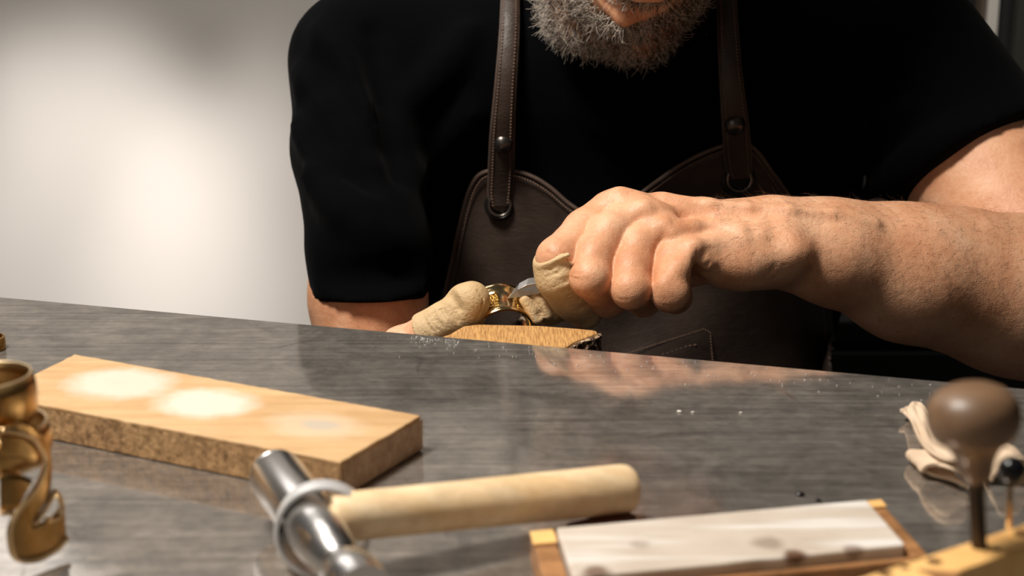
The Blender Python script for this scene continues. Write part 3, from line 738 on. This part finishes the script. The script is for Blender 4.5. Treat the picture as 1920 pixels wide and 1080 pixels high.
def b_thumb(g, f):
    chain(g, f, [(745, 658, .765, 37), (800, 622, .763, 34), (838, 602, .762, 35), (868, 590, .762, 36)], .006)
    chain(g, f, [(866, 562, .761, 27), (884, 562, .761, 30), (876, 592, .762, 31)], .006)
    rs = random.Random(5)
    for i in range(9):
        x = 788+i*8+rs.uniform(-2, 2); y = 596-i*3.6; l = rs.uniform(12, 30); x0 = x+rs.uniform(0, 8)
        wrinkle(g, f, [(x0, y), (x0+l*.25, y+l*.5), (x0+l*.6, y+l)], 2.0, .0012)
    wrinkle(g, f, [(843, 552), (850, 564), (858, 578)], 5, .004)
    wrinkle(g, f, [(895, 545), (906, 560), (904, 580), (893, 600)], 1.6, .0008)
    n = P(760, 640, .765)-P(800, 618, .762); n /= np.linalg.norm(n); c = P(787, 620, .762)
    sl, gg = g.box((-9,)*3, (9,)*3); pl = ((gg[0]-c[0])*n[0]+(gg[1]-c[1])*n[1]+(gg[2]-c[2])*n[2])
    f[...] = -smin(-f, -pl, .001)
guard('finger_guard', b_thumb, (-.075, .725, -.045), (-.005, .80, .03), .0006, 'wrinkled beige leather guard on the thumb left of the ring')
def b_small(g, f):
    chain(g, f, [(1062, 572, .80, 30), (1028, 578, .786, 28), (1010, 578, .779, 24)], .006)
    C_(g, f, (984, 562, .770, 11), (1006, 599, .768, 12), .003); C_(g, f, (982, 540, .782, 9), (988, 537, .782, 8), .002)
    C_(g, f, (1004, 552, .772, 10), (1028, 590, .770, 10), .002)
    C_(g, f, (1024, 556, .772, 8), (1042, 592, .772, 9), .002)
    C_(g, f, (995, 556, .762, 2.5), (1018, 594, .760, 2.5), .002, True); C_(g, f, (1014, 554, .762, 2.5), (1036, 596, .762, 2.5), .002, True)
    C_(g, f, (1014, 590, .766, 5), (1026, 596, .764, 4), .003, True)
guard('finger_guard', b_small, (-.005, .745, -.035), (.05, .83, .03), .00085, 'crumpled beige leather guard on the thumb tip right of the ring')

# ---------------------------------------------------------------- gold ring and graver
Cf, Cb = P(945, 626, .763), P(931, 577, .784); axr = Cb-Cf; Lr = np.linalg.norm(axr); axr /= Lr; R = 58*pxm(944, 626, .765)
prof = [(0, R*.93), (0, R*1.0), (.0012, R*1.035), (.0024, R*1.02), (.0034, R*.92), (.006, R*.87), (Lr*.5, R*.84), (Lr-.006, R*.87), (Lr-.0034, R*.94), (Lr-.0024, R*1.02), (Lr-.0012, R*1.035), (Lr, R*1.0), (Lr, R*.93), (Lr-.003, R*.84), (Lr*.5, R*.79), (.003, R*.82)]
ringo = empty('gold_ring', tuple(Cf)); tag(ringo, 'wide shiny gold ring held over the bench pin and being engraved', 'ring')
lathe('band', Cf, axr, prof, M_GOLD, 96, parent=ringo, closed=True)
d_, s_, u_ = frame(axr)
def rp(ang, t, r): a = math.radians(ang); return Cf+d_*t+(s_*math.cos(a)+u_*math.sin(a))*r
# chased pattern: beads and leaves on the band's shoulders
vs_, fs_ = [], []
paths = []
for a in list(range(14, 56, 3))+list(range(100, 150, 3)):
    for k in range(7):
        t = Lr*(.20+.10*k); q = rp(a+random.uniform(-1.5, 1.5), t, R*.855); paths.append(([q-d_*.0010+s_*.0002, q+d_*.0010], [.0006, .0009]))
v_, f_ = tube_mesh(paths, 5); o = mesh_obj('chased_pattern', v_, f_, M_DGOLD); keep(o, ringo); tag(o, 'dark tarnished leaf chasing', kind='stuff')
gr = empty('graver', tuple(P(1010, 548, .77))); tag(gr, 'pointed steel graver held in the fist and cutting the gold ring', 'graver')
_b = BVHTree.FromObject(bpy.data.objects['band'], bpy.context.evaluated_depsgraph_get()); _m = bpy.data.objects['band'].matrix_world.copy()
def ring_Y(px, py):
    l = _b.ray_cast(Vector((0, 0, H)), V(ray(px, py)).normalized(), 3)[0]; return l[1] if l is not None else .765
tipq = P(951, 560, ring_Y(951, 560)-.0003)
def blade():
    bm = bmesh.new()
    t = np.array([.0012, .006, .0022]); TY = tipq[1]; fr = [P(951, 560, TY), P(975, 556.5, TY-.0015), P(1020, 549, TY-.001), P(1085, 538, TY+.030), P(1080, 519, TY+.032), P(1020, 529.5, TY), P(987, 534, TY-.001), P(970, 543, TY-.0015)]
    bk = [q+t*(.12 if i == 0 else 1) for i, q in enumerate(fr)]; a = [bm.verts.new(V(q)) for q in fr]; b = [bm.verts.new(V(q)) for q in bk]; n = len(a)
    bm.faces.new(a); bm.faces.new(b[::-1])
    for i in range(n): bm.faces.new((a[i], b[i], b[(i+1) % n], a[(i+1) % n]))
    return bm
o = bm_obj('blade', blade(), M_BLADE); bevel(o, .0002, 1, 30); keep(o, gr)
lathe('handle', P(1070, 535, .788), P(1240, 500, .815)-P(1070, 535, .788), [(0, .0035), (.012, .0055), (.02, .0065), (.045, .0075), (.052, .010), (.058, .011), (.063, .008)], M_DKNOB, parent=gr)

# ---------------------------------------------------------------- wooden block
T = .0140
cor = [G(639, 866, T), G(791, 779, T), G(140, 664, T), G(-14, 741, T)]
a1 = math.atan2(*(cor[2]-cor[1])[[1, 0]])
spots = []
cz = T
def spot(px, py, rx, ry, k, col): q = G(px, py, T); spots.append((q[0], q[1], cz, rx, ry, a1, k, col))
spot(226, 719, .026, .022, 1, (.68, .58, .47)); spot(385, 756, .024, .019, 1, (.73, .63, .52)); spot(592, 797, .022, .016, .55, (.68, .54, .39)); spot(600, 797, .009, .006, .9, (.50, .43, .34)); spot(218, 718, .008, .005, .6, (.62, .55, .45))
M_BLOCK = wood('pale_worn_block_wood', (.50, .285, .115), (.68, .455, .24), 1.0, -a1, .6, dark=.12, spots=spots)
blk = empty('wooden_block', tuple(G(400, 760, 0))); tag(blk, 'long pale wooden block with three whitish worn spots on its top', 'wooden block')
bm = bmesh.new(); n1, n2 = 60, 20
def bl(u, v): return (cor[0]*(1-u)+cor[3]*u)*(1-v)+(cor[1]*(1-u)+cor[2]*u)*v
gridv = {}
for i in range(n1+1):
    for j in range(n2+1):
        q = bl(i/n1, j/n2).copy()
        if i in (0, n1) or j in (0, n2): q[:2] += RNG.normal(0, .00015, 2)
        for l in range(5):
            w = q.copy(); w[2] = T*(1-l/4)+.0001
            if (i in (0, n1) or j in (0, n2) or l in (0, 4)):
                if 0 < l < 4: w[:2] += RNG.normal(0, .00016, 2)
                gridv[i, j, l] = bm.verts.new(w)
for i in range(n1):
    for j in range(n2):
        bm.faces.new([gridv[a] for a in ((i, j, 0), (i+1, j, 0), (i+1, j+1, 0), (i, j+1, 0))]); bm.faces.new([gridv[a] for a in ((i, j, 4), (i, j+1, 4), (i+1, j+1, 4), (i+1, j, 4))])
for l in range(4):
    for i in range(n1):
        for j in (0, n2): bm.faces.new([gridv[a] for a in ((i, j, l), (i+1, j, l), (i+1, j, l+1), (i, j, l+1))])
    for j in range(n2):
        for i in (0, n1): bm.faces.new([gridv[a] for a in ((i, j, l), (i, j+1, l), (i, j+1, l+1), (i, j, l+1))])
o = bm_obj('block', bm, M_BLOCK); bevel(o, .0007, 2, 50); keep(o, blk)
# rougher, darker bark-like long side
sv_ = []; sf_ = []; nrmf = np.cross(cor[3]-cor[0], [0, 0, 1]); nrmf /= np.linalg.norm(nrmf); nrmf = nrmf if nrmf[1] < 0 else -nrmf
for i in range(181):
    for l in range(15):
        q = cor[0]*(1-i/180*.992-.004)+cor[3]*(i/180*.992+.004); q = q+nrmf*(.0005+abs(RNG.normal(0, .00018))); q[2] = .0006+(T-.0018)*l/14; sv_.append(q)
for i in range(180):
    for l in range(14): sf_.append((i*15+l, (i+1)*15+l, (i+1)*15+l+1, i*15+l+1))
s = N('rough_sawn_side'); n = s.noise(230, 5, .7, vec=s.mapping((1, 1, .7))); b2 = s.noise(22, 3, .6)
M_SAWN = s.out(Base_Color=s.mix(s.ramp(b2, [(.35, 0), (.65, .6)]), s.ramp(n, [(.34, (.16, .075, .03)), (.58, (.58, .34, .16))]), (.66, .42, .20)), Roughness=.8, Normal=s.bump(n, .9, .0012))
o = mesh_obj('sawn_side', sv_, sf_, M_SAWN); o['label'] = 'rough brown sawn long side'; keep(o, blk)
# end grain side
M_END = wood('block_end_grain', (.42, .24, .13), (.66, .44, .27), 2.2, .6, .7, dark=.25)
sv_ = []; sf_ = []; nrme = np.cross(cor[1]-cor[0], [0, 0, 1]); nrme /= np.linalg.norm(nrme); nrme = nrme if nrme[0] > 0 else -nrme
for i in range(61):
    for l in range(13):
        q = cor[0]*(1-i/60*.984-.008)+cor[1]*(i/60*.984+.008); q = q+nrme*(.0004+abs(RNG.normal(0, .00012))); q[2] = .0006+(T-.0018)*l/12; sv_.append(q)
for i in range(60):
    for l in range(12): sf_.append((i*13+l, (i+1)*13+l, (i+1)*13+l+1, i*13+l+1))
o = mesh_obj('end_grain', sv_, sf_, M_END); o['label'] = 'pinkish brown end-grain face'; keep(o, blk)

# ---------------------------------------------------------------- hammer
ham = empty('hammer', tuple(G(600, 980, 0))); tag(ham, 'small hammer with chrome head and pale round wooden handle lying beside the block', 'hammer')
HZ = .0170
A, B = G(514, 886, HZ), G(684, 1120, HZ); dA = B-A; LA = np.linalg.norm(dA); Rh = 50*np.linalg.norm(A-[0, 0, H])/F
dn = dA/LA
def tl(py): return float(np.linalg.norm(G(514+(py-886)*170/234, py, HZ)-A))
lathe('head', A, dn, [(0, Rh*.2), (0, Rh*.84), (.0008, Rh*.93), (.0025, Rh*.99), (.0036, Rh), (.0038, Rh*.985), (.0042, Rh), (tl(1003), Rh), (tl(1010), Rh*.97), (tl(1052), Rh*.74), (tl(1056), Rh*.62), (tl(1062), Rh*.60), (tl(1068), Rh*.74), (tl(1076), Rh*.92), (tl(1100), Rh*1.0), (tl(1115), Rh*.95), (tl(1115), Rh*.2)], M_CHROME, 72, parent=ham)
cc = G(606, 992, .0152); Rc = .0152/1.21
prof = [(-.0046, Rc*1.09), (-.0051, Rc*1.11), (-.0050, Rc*1.18), (-.0036, Rc*1.21), (.0036, Rc*1.21), (.0050, Rc*1.18), (.0051, Rc*1.11), (.0046, Rc*1.09)]
lathe('collar', cc, dn+np.array([-.30, 0, .10]), prof, M_SATIN, 72, parent=ham, closed=True)
HA, HB = G(640, 970, .0200), G(1176, 916, .0125)
dH = HB-HA; LH = np.linalg.norm(dH); r1 = 47*np.linalg.norm(HA-[0, 0, H])/F; r2 = 46*np.linalg.norm(HB-[0, 0, H])/F
lathe('handle', HA, dH, [(-.0035, r1*.3), (-.0035, r1*.93), (-.0028, r1*.97), (.002, r1*.98), (LH*.3, r1*.99), (LH*.7, (r1+r2)*.5), (LH-.002, r2), (LH, r2*.96), (LH+.0012, r2*.86), (LH+.0016, r2*.2)], M_HWOOD, 56, parent=ham)
paths = []
for i in range(26):                        # solder beads on the collar's side
    a = random.uniform(0, 1); q = G(530+RNG.normal(0, 5), 975+a*70, .020-a*.016); paths.append(([q, q+RNG.normal(0, .0004, 3)+[0, 0, .0006]], [.0009, .0007]))
v_, f_ = tube_mesh(paths, 6); o = mesh_obj('solder_beads', v_, f_, M_SATIN); keep(o, ham); o['kind'] = 'stuff'

# ---------------------------------------------------------------- sharpening stone in its tray
TZ = .010
tray = empty('stone_tray', tuple(G(1350, 1030, 0))); tag(tray, 'shallow orange-brown wooden tray holding the white stone', 'tray')
q0, q1, q3 = G(995, 1001, TZ), G(1652, 941, TZ), G(1742, 1042, TZ)
q2 = q0+(q3-q1)
TW = np.linalg.norm(q1-q0); TD = np.linalg.norm(q3-q1)
def tq_(u, v, z): q = q0+(q1-q0)*u+(q3-q1)*v; return np.array([q[0], q[1], z])
def tbox(name, u0, u1, v0, v1, z0, z1, m, par, bev=.0006): return prism(name, [tuple(tq_(u, v, 0)[:2]) for u, v in ((u0, v0), (u1, v0), (u1, v1), (u0, v1))], z0, z1, m, bev, par)
tbox('base', 0, 1, 0, 1, .0002, .0045, M_TRAYWOOD, tray)
tbox('rim', 0, .062, 0, 1, .0046, TZ, M_TRAYWOOD, tray); tbox('rim', .955, 1, 0, 1, .0046, TZ, M_TRAYWOOD, tray)
tbox('rim', .062, .955, -.0, .035, .0046, TZ-.0004, M_TRAYWOOD, tray); tbox('rim', .062, .955, .93, 1, .0046, TZ-.001, M_TRAYWOOD, tray)
tbox('corner_block', -.002, .062, -.01, .22, TZ+.0001, TZ+.0008, M_YWOOD, tray, .0003); tbox('corner_block', .952, 1.002, -.01, .12, TZ+.0001, TZ+.0008, M_YWOOD, tray, .0003)
s = N('white_stone'); n = s.noise(30, 4); sm_ = s.noise(2.2, 3, .5, vec=s.mapping((6, 60, 6), (0, 0, -.10))); st = s.noise(48, 2)
c = s.ramp(n, [(.3, (.52, .44, .36)), (.7, (.64, .56, .48))]); c = s.mix(s.ramp(st, [(.70, 0), (.76, .6)]), c, (.38, .25, .16)); c = s.mix(s.ramp(sm_, [(.50, 0), (.64, .85)]), c, (.86, .83, .79))
for px_, py_, ra_, k_ in [(1492, 1040, .0042, .95), (1440, 1018, .006, .45), (1345, 1068, .003, .7), (1118, 1072, .005, .8), (1600, 1030, .004, .6), (1200, 1020, .004, .35)]:
    q_ = G(px_, py_, .0122); v = s.n('VectorMath', {'operation': 'DISTANCE'}); s.set(v, 'i0', s.co); v.inputs[1].default_value = tuple(q_)
    dd = s.math('ADD', s.math('DIVIDE', v.outputs['Value'], ra_), s.math('MULTIPLY', s.noise(160, 4, .6), .8)); c = s.mix(s.ramp(s.math('MULTIPLY', dd, .5), [(.45, k_), (.75, 0)]), c, (.11, .045, .018))
M_STONE = s.out(Base_Color=c, Roughness=s.ramp(sm_, [(.45, .55), (.62, .22)]), Normal=s.bump(sm_, .3, .001))
stn = prism('sharpening_stone', [tuple(tq_(u, v, 0)[:2]) for u, v in ((.068, .04), (.950, .04), (.950, .86), (.946, .885), (.60, .90), (.55, .885), (.46, .90), (.068, .89))], .0047, TZ+.0022, M_STONE, .0007)
tag(stn, 'long whitish oiled sharpening stone lying in the orange-brown tray', 'sharpening stone')
small = prism('wood_chip', [tuple(q[:2]) for q in (G(1060, 990, .004), G(1165, 965, .004), G(1195, 974, .004), G(1150, 990, .004))], .0002, .006, plain('reddish_brown_wood', (.09, .022, .012), .5, 0, .3), .0008)
tag(small, 'dark reddish wood scrap under the end of the hammer handle', 'wood scrap')

# ---------------------------------------------------------------- yellow tool stand
SZ = .040
stand = empty('tool_stand', tuple(G(1830, 1040, 0))); tag(stand, 'yellow wooden tool stand with drilled holes at lower right', 'tool stand')
L0, L1 = G(1590, 1090, SZ), G(1990, 958, SZ); M0 = G(1735, 1092, SZ)
du = (L1-L0)/np.linalg.norm(L1-L0); dv = np.array([du[1], -du[0], 0]); dv = dv if dv[1] < 0 else -dv
wv = (M0-L0)@dv*1.0
P1 = [L0-du*.02, L1+du*.03, L1+du*.03+dv*wv, L0-du*.02+dv*wv]
prism('top_bar', [tuple(q[:2]) for q in P1], SZ-.012, SZ, M_YWOOD, .0008, stand)
for t0, t1 in ((.0, .014), (.055, .069)):
    qs = [P1[0]+du*t0, P1[0]+du*t1, P1[3]+du*t1, P1[3]+du*t0]; prism('side_leg', [tuple(q[:2]) for q in qs], 0.0002, SZ-.0121, M_YWOOD, .0006, stand)
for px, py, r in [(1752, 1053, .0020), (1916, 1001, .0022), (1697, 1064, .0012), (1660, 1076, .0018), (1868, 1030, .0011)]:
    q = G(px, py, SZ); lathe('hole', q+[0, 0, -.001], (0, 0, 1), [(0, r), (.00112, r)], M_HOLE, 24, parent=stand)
# notch cut
q = G(1718, 1068, SZ); prism('notch', [tuple((q+du*a+dv*b)[:2]) for a, b in ((0, .0), (.0006, 0), (.0085, .008), (0, .010))], SZ-.004, SZ+.00012, M_TRAYWOOD, 0, stand)
# tool with mushroom knob
base = G(1832, 1026, SZ); Yk = base[1]
kn = empty('punch', tuple(base)); tag(kn, 'punch with brown mushroom-shaped wooden handle stuck upright in the yellow stand', 'punch')
def up(px, py): return P(px, py, Yk)
lathe('shaft', up(1836, 1030), up(1828, 890)-up(1836, 1030), [(-.006, .0021), (.0, .0021), (.012, .0023), (.0205, .0023), (.0206, .0028), (.0240, .0031), (.0250, .0030)], M_DARKSTEEL, 32, parent=kn)
mp = pxm(1825, 800, Yk); ax_ = up(1822, 708)-up(1830, 900)
Lk = np.linalg.norm(ax_)
def K(py, rpx): return ((900-py)*mp*1.0, rpx*mp)
lathe('knob_handle', up(1830, 902), ax_, [K(902, 12), K(900, 22), K(885, 30), K(865, 34), K(845, 40), K(828, 51), K(818, 60), K(813, 71), K(806, 77), K(795, 82), K(780, 85.5), K(764, 86), K(748, 83), K(735, 76), K(723, 64), K(714, 46), K(709, 27), K(707.5, 12), K(707.3, 2)], M_DKNOB, 64, parent=kn)
nb = empty('needle_file', tuple(G(1893, 985, SZ))); b2_ = G(1893, 988, SZ); Yn = b2_[1]; tag(nb, 'thin brass rod with round black knob stuck upright in the yellow stand', 'tool')
tube('rod', [P(1893, 990, Yn)-[0, 0, .004], P(1895, 885, Yn)], .00075, M_BRASS, 10, nb)
mp2 = pxm(1895, 880, Yn)
lathe('knob', P(1895, 907, Yn), (0, 0, 1), [(0, 8*mp2), (.0006, 17*mp2), (.0022, 24*mp2), (.0036, 26*mp2), (.0052, 25*mp2), (.0066, 20*mp2), (.0074, 12*mp2), (.0077, 2*mp2)], M_RUBBER, 40, parent=nb)

# ---------------------------------------------------------------- folded leather scraps
def sheet(name, ctr, width_dir, w, th, m, lab, n=44, nw=14, wav=.0006, wf=None):
    """ctr: 3D centreline of a leather strip; width_dir: 3D direction"""
    pts = spline(ctr, n); wd = np.array(width_dir, float); wd /= np.linalg.norm(wd); vs = []; fs = []
    for i, p in enumerate(pts):
        ww = w*(wf(i/(n-1)) if wf else 1)
        for k in range(nw):
            t = (k/(nw-1)-.5); vs.append(p+wd*ww*t+np.array([0, 0, wav*math.sin(i*.5+k*.8)+wav*math.cos(k*1.3)]))
    for i in range(n-1):
        for k in range(nw-1): fs.append((i*nw+k, i*nw+k+1, (i+1)*nw+k+1, (i+1)*nw+k))
    o = mesh_obj(name, vs, fs, m); md = o.modifiers.new('solid', 'SOLIDIFY'); md.thickness = th; md.offset = 0; bevel(o, th*.3, 2, 30); tag(o, lab, 'leather', 'pale leather scraps by the punch'); return o
def g3(px, py, z): return G(px, py, z)
wdir = G(1775, 880, 0)-G(1760, 800, 0)
# folded loop, open end to the camera-left
sheet('leather_scrap', [g3(1798, 900, .0014), g3(1765, 884, .0014), g3(1728, 874, .0016), g3(1716, 868, .0038), g3(1727, 858, .0066), g3(1765, 862, .0090), g3(1800, 880, .0052), g3(1806, 892, .0036)], (-.10, 1, 0), .017, .0013, M_SCRAP, 'pale beige leather scrap folded into a loop, left of the punch', wav=.0003)
sheet('leather_scrap', [g3(1703, 762, .0040), g3(1716, 770, .0040), g3(1733, 800, .0075), g3(1752, 832, .0100), g3(1790, 850, .0120), g3(1830, 858, .0110)], (.8, 1, 0), .016, .0013, M_SCRAP, 'pale beige leather strip curling up behind the folded loop', wav=.0003)
sheet('leather_scrap', [g3(1850, 890, .0012), g3(1862, 868, .0060), g3(1880, 848, .0105), g3(1905, 850, .0100), g3(1922, 866, .0060), g3(1930, 885, .0012)], (.1, 1, 0), .016, .0013, M_SCRAP, 'pale beige leather scrap humped up right of the punch', wav=.0003)

# ---------------------------------------------------------------- brass cuff
cuff = empty('brass_cuff', tuple(G(-20, 1010, 0))); tag(cuff, 'openwork coiled brass cuff with swirling bands standing at the lower left', 'bracelet')
CC = G(-12, 1022, 0); mpc = np.linalg.norm(CC-[0, 0, H])/F; RC = 142*mpc
def cyl(ang, z, r=RC): a = math.radians(ang); return CC+np.array([r*math.cos(a), r*math.sin(a), z])
def ribbon(name, pts, lab=None, th=.0011, m=M_BRASS, par=cuff, edges=True):
    """pts: list of (angle, z_centre, half_height, radius)"""
    ps = spline(pts, 90); vs = []; fs = []
    for a, z, hh, r in ps:
        for k in range(5): t = k/4*2-1; vs.append(cyl(a, z+hh*t, r+.0010*(1-t*t)))
    for i in range(len(ps)-1):
        for k in range(4): fs.append((i*5+k, i*5+k+1, (i+1)*5+k+1, (i+1)*5+k))
    o = mesh_obj(name, vs, fs, m); md = o.modifiers.new('solid', 'SOLIDIFY'); md.thickness = th; md.offset = 0; keep(o, par)
    if lab: o['label'] = lab
    if edges:
        for sg in (-1, 1):
            keep(mesh_obj('rim_wire', *tube_mesh([([cyl(a, z+sg*hh, r) for a, z, hh, r in ps[::2]], .00065)], 8), M_BRASS_EDGE), par)
    return o
# upper coil: slanting band
r3 = RC*.62
ZT = .0515
def rim_ring(z0, z1, r, a0, a1, hh, slope, n=9):
    return [(a0+(a1-a0)*i/(n-1), z0+(z1-z0)*i/(n-1)+slope*math.cos(math.radians(a0+(a1-a0)*i/(n-1))), hh, r) for i in range(n)]
def zo(py): return float(P(30, py, CC[1])[2])
ribbon('coil_band', rim_ring((zo(790)+zo(708))/2, (zo(790)+zo(708))/2, RC*.61, -200, 160, (zo(708)-zo(790))/2, .0006))
ribbon('coil_band', rim_ring((zo(862)+zo(800))/2, (zo(862)+zo(800))/2, RC*.74, -60, 160, (zo(800)-zo(862))/2, .0006))
# swirl: broad tongue whose bright edge runs as an S
def surf(px, py, r=RC):                    # point on the cuff's cylinder under that pixel -> (angle, z)
    d = ray(px, py); o = np.array([0, 0, H])-CC; a = d[0]**2+d[1]**2; b = 2*(o[0]*d[0]+o[1]*d[1]); c = o[0]**2+o[1]**2-r*r; D = b*b-4*a*c
    t = (-b-math.sqrt(max(D, 0)))/(2*a); q = o+d*t; return math.degrees(math.atan2(q[1], q[0])), q[2]
def RZ(z): return RC*(.80+.20*max(0, 1-z/.036)) if z > 0 else RC
def sp_(px, py):
    r = RC
    for _ in range(6): a, z = surf(px, py, r); r = RZ(z)
    return a, z, r
def plate(name, outer, inner, lab=None, par=cuff):      # plate between two pixel curves, lying on the cuff surface
    A_ = spline(outer, 70); B_ = spline(inner, 70); vs = []; fs = []
    for (x0, y0), (x1, y1) in zip(A_, B_):
        for k in range(6):
            t = k/5; a, z, r = sp_(x0+(x1-x0)*t, y0+(y1-y0)*t); vs.append(cyl(a, max(z, .0008), r))
    for i in range(69):
        for k in range(5): fs.append((i*6+k, i*6+k+1, (i+1)*6+k+1, (i+1)*6+k))
    o = mesh_obj(name, vs, fs, M_BRASS); md = o.modifiers.new('solid', 'SOLIDIFY'); md.thickness = .0010; md.offset = 0; keep(o, par)
    if lab: o['label'] = lab
    return o
def wire(pts, w=.0010, n=70):
    ps = [];
    for x, y in spline(pts, n):
        a, z, r = sp_(x, y); ps.append(cyl(a, max(z, .0008), r+.0006))
    keep(mesh_obj('rim_wire', *tube_mesh([(ps, w)], 8), M_BRASS_EDGE), cuff)
S_edge = [(0, 806), (30, 810), (58, 822), (78, 850), (82, 872), (70, 905), (50, 935), (30, 962), (18, 988), (18, 1015), (25, 1040), (45, 1050), (75, 1046), (105, 1028), (122, 1008)]
S_in = [(40, 790), (60, 800), (82, 820), (92, 850), (95, 880), (94, 905), (90, 930), (75, 955), (64, 978), (62, 984), (66, 985), (76, 980), (95, 970), (110, 955), (118, 945)]
plate('swirl_plate', S_edge, S_in, 'broad S-shaped brass plate'); wire(S_edge)
wire([(62, 983), (75, 965), (90, 940), (99, 920)], .0009, 30); wire([(99, 920), (108, 932), (113, 950), (108, 968), (98, 974), (84, 972)], .0009, 40)
wire([(0, 962), (12, 961), (24, 962)], .0009, 12); wire([(32, 885), (48, 878), (62, 873)], .0008, 12)
plate('swirl_plate', [(0, 890), (20, 888), (40, 890), (60, 900)], [(0, 958), (10, 958), (22, 958), (34, 950)], 'bright brass plate behind the S-shaped swirl')
plate('swirl_plate', [(0, 812), (25, 814), (50, 826), (68, 850)], [(0, 855), (20, 858), (45, 862), (66, 868)], 'rounded upper brass plate')
# a further bracelet lying past the left frame edge, only its rim in view
qb = G(-26, 655, 0); rb = np.linalg.norm(qb-[0, 0, H])/F*33
br = lathe('bracelet', qb, (0, 0, 1), [(.0, rb*.9), (.0, rb), (.003, rb*1.03), (.006, rb), (.0062, rb*.9), (.003, rb*.88)], M_DGOLD, 48, closed=True)
tag(br, 'small patterned gold bracelet at the left edge behind the block', 'bracelet')

# ---------------------------------------------------------------- small debris
def chip(px, py, r, m, lab, cat, grp=None):
    q = G(px, py, 0); bm = bmesh.new(); bmesh.ops.create_icosphere(bm, subdivisions=2, radius=r)
    for v in bm.verts: v.co *= random.uniform(.75, 1.2); v.co.z = v.co.z*.5; v.co.x *= 1.3
    for v in bm.verts: v.co += Vector((q[0], q[1], r*.5))
    o = bm_obj('crumb', bm, m, None, True); tag(o, lab, cat, grp); return o
chip(1500, 929, .0013, M_RUBBER, 'larger black crumb on the steel behind the white stone', 'crumb'); chip(1533, 940, .0010, M_RUBBER, 'smaller black crumb just right of the larger one', 'crumb')
M_WH = plain('white_crumb', (.7, .66, .6), .6)
for px, py, lab in [(1274, 773, 'largest pale crumb right below the fist\'s reflection'), (1299, 774, 'small pale crumb just right of the largest one'), (1389, 775, 'lone pale crumb in the middle of the steel top')]: chip(px, py, .0009 if px == 1274 else .0006, M_WH, lab, 'crumb')
paths = []
for i in range(150):                       # fine filings along the bench edge
    px = random.uniform(770, 860) if i < 60 else random.uniform(700, 1750); e_y = 557+px*.0898; py = e_y+(4+abs(RNG.normal(0, 5)) if i < 60 else 4+abs(RNG.normal(0, 18)))
    q = G(px, py, .0002); a = random.uniform(0, 6.3); l = random.uniform(.0003, .0012); paths.append(([q, q+np.array([math.cos(a)*l, math.sin(a)*l, .0002])], .00012))
v_, f_ = tube_mesh(paths, 4); o = mesh_obj('metal_filings', v_, f_, M_SATIN); tag(o, 'fine bright metal filings scattered along the far bench edge', 'filings', kind='stuff')
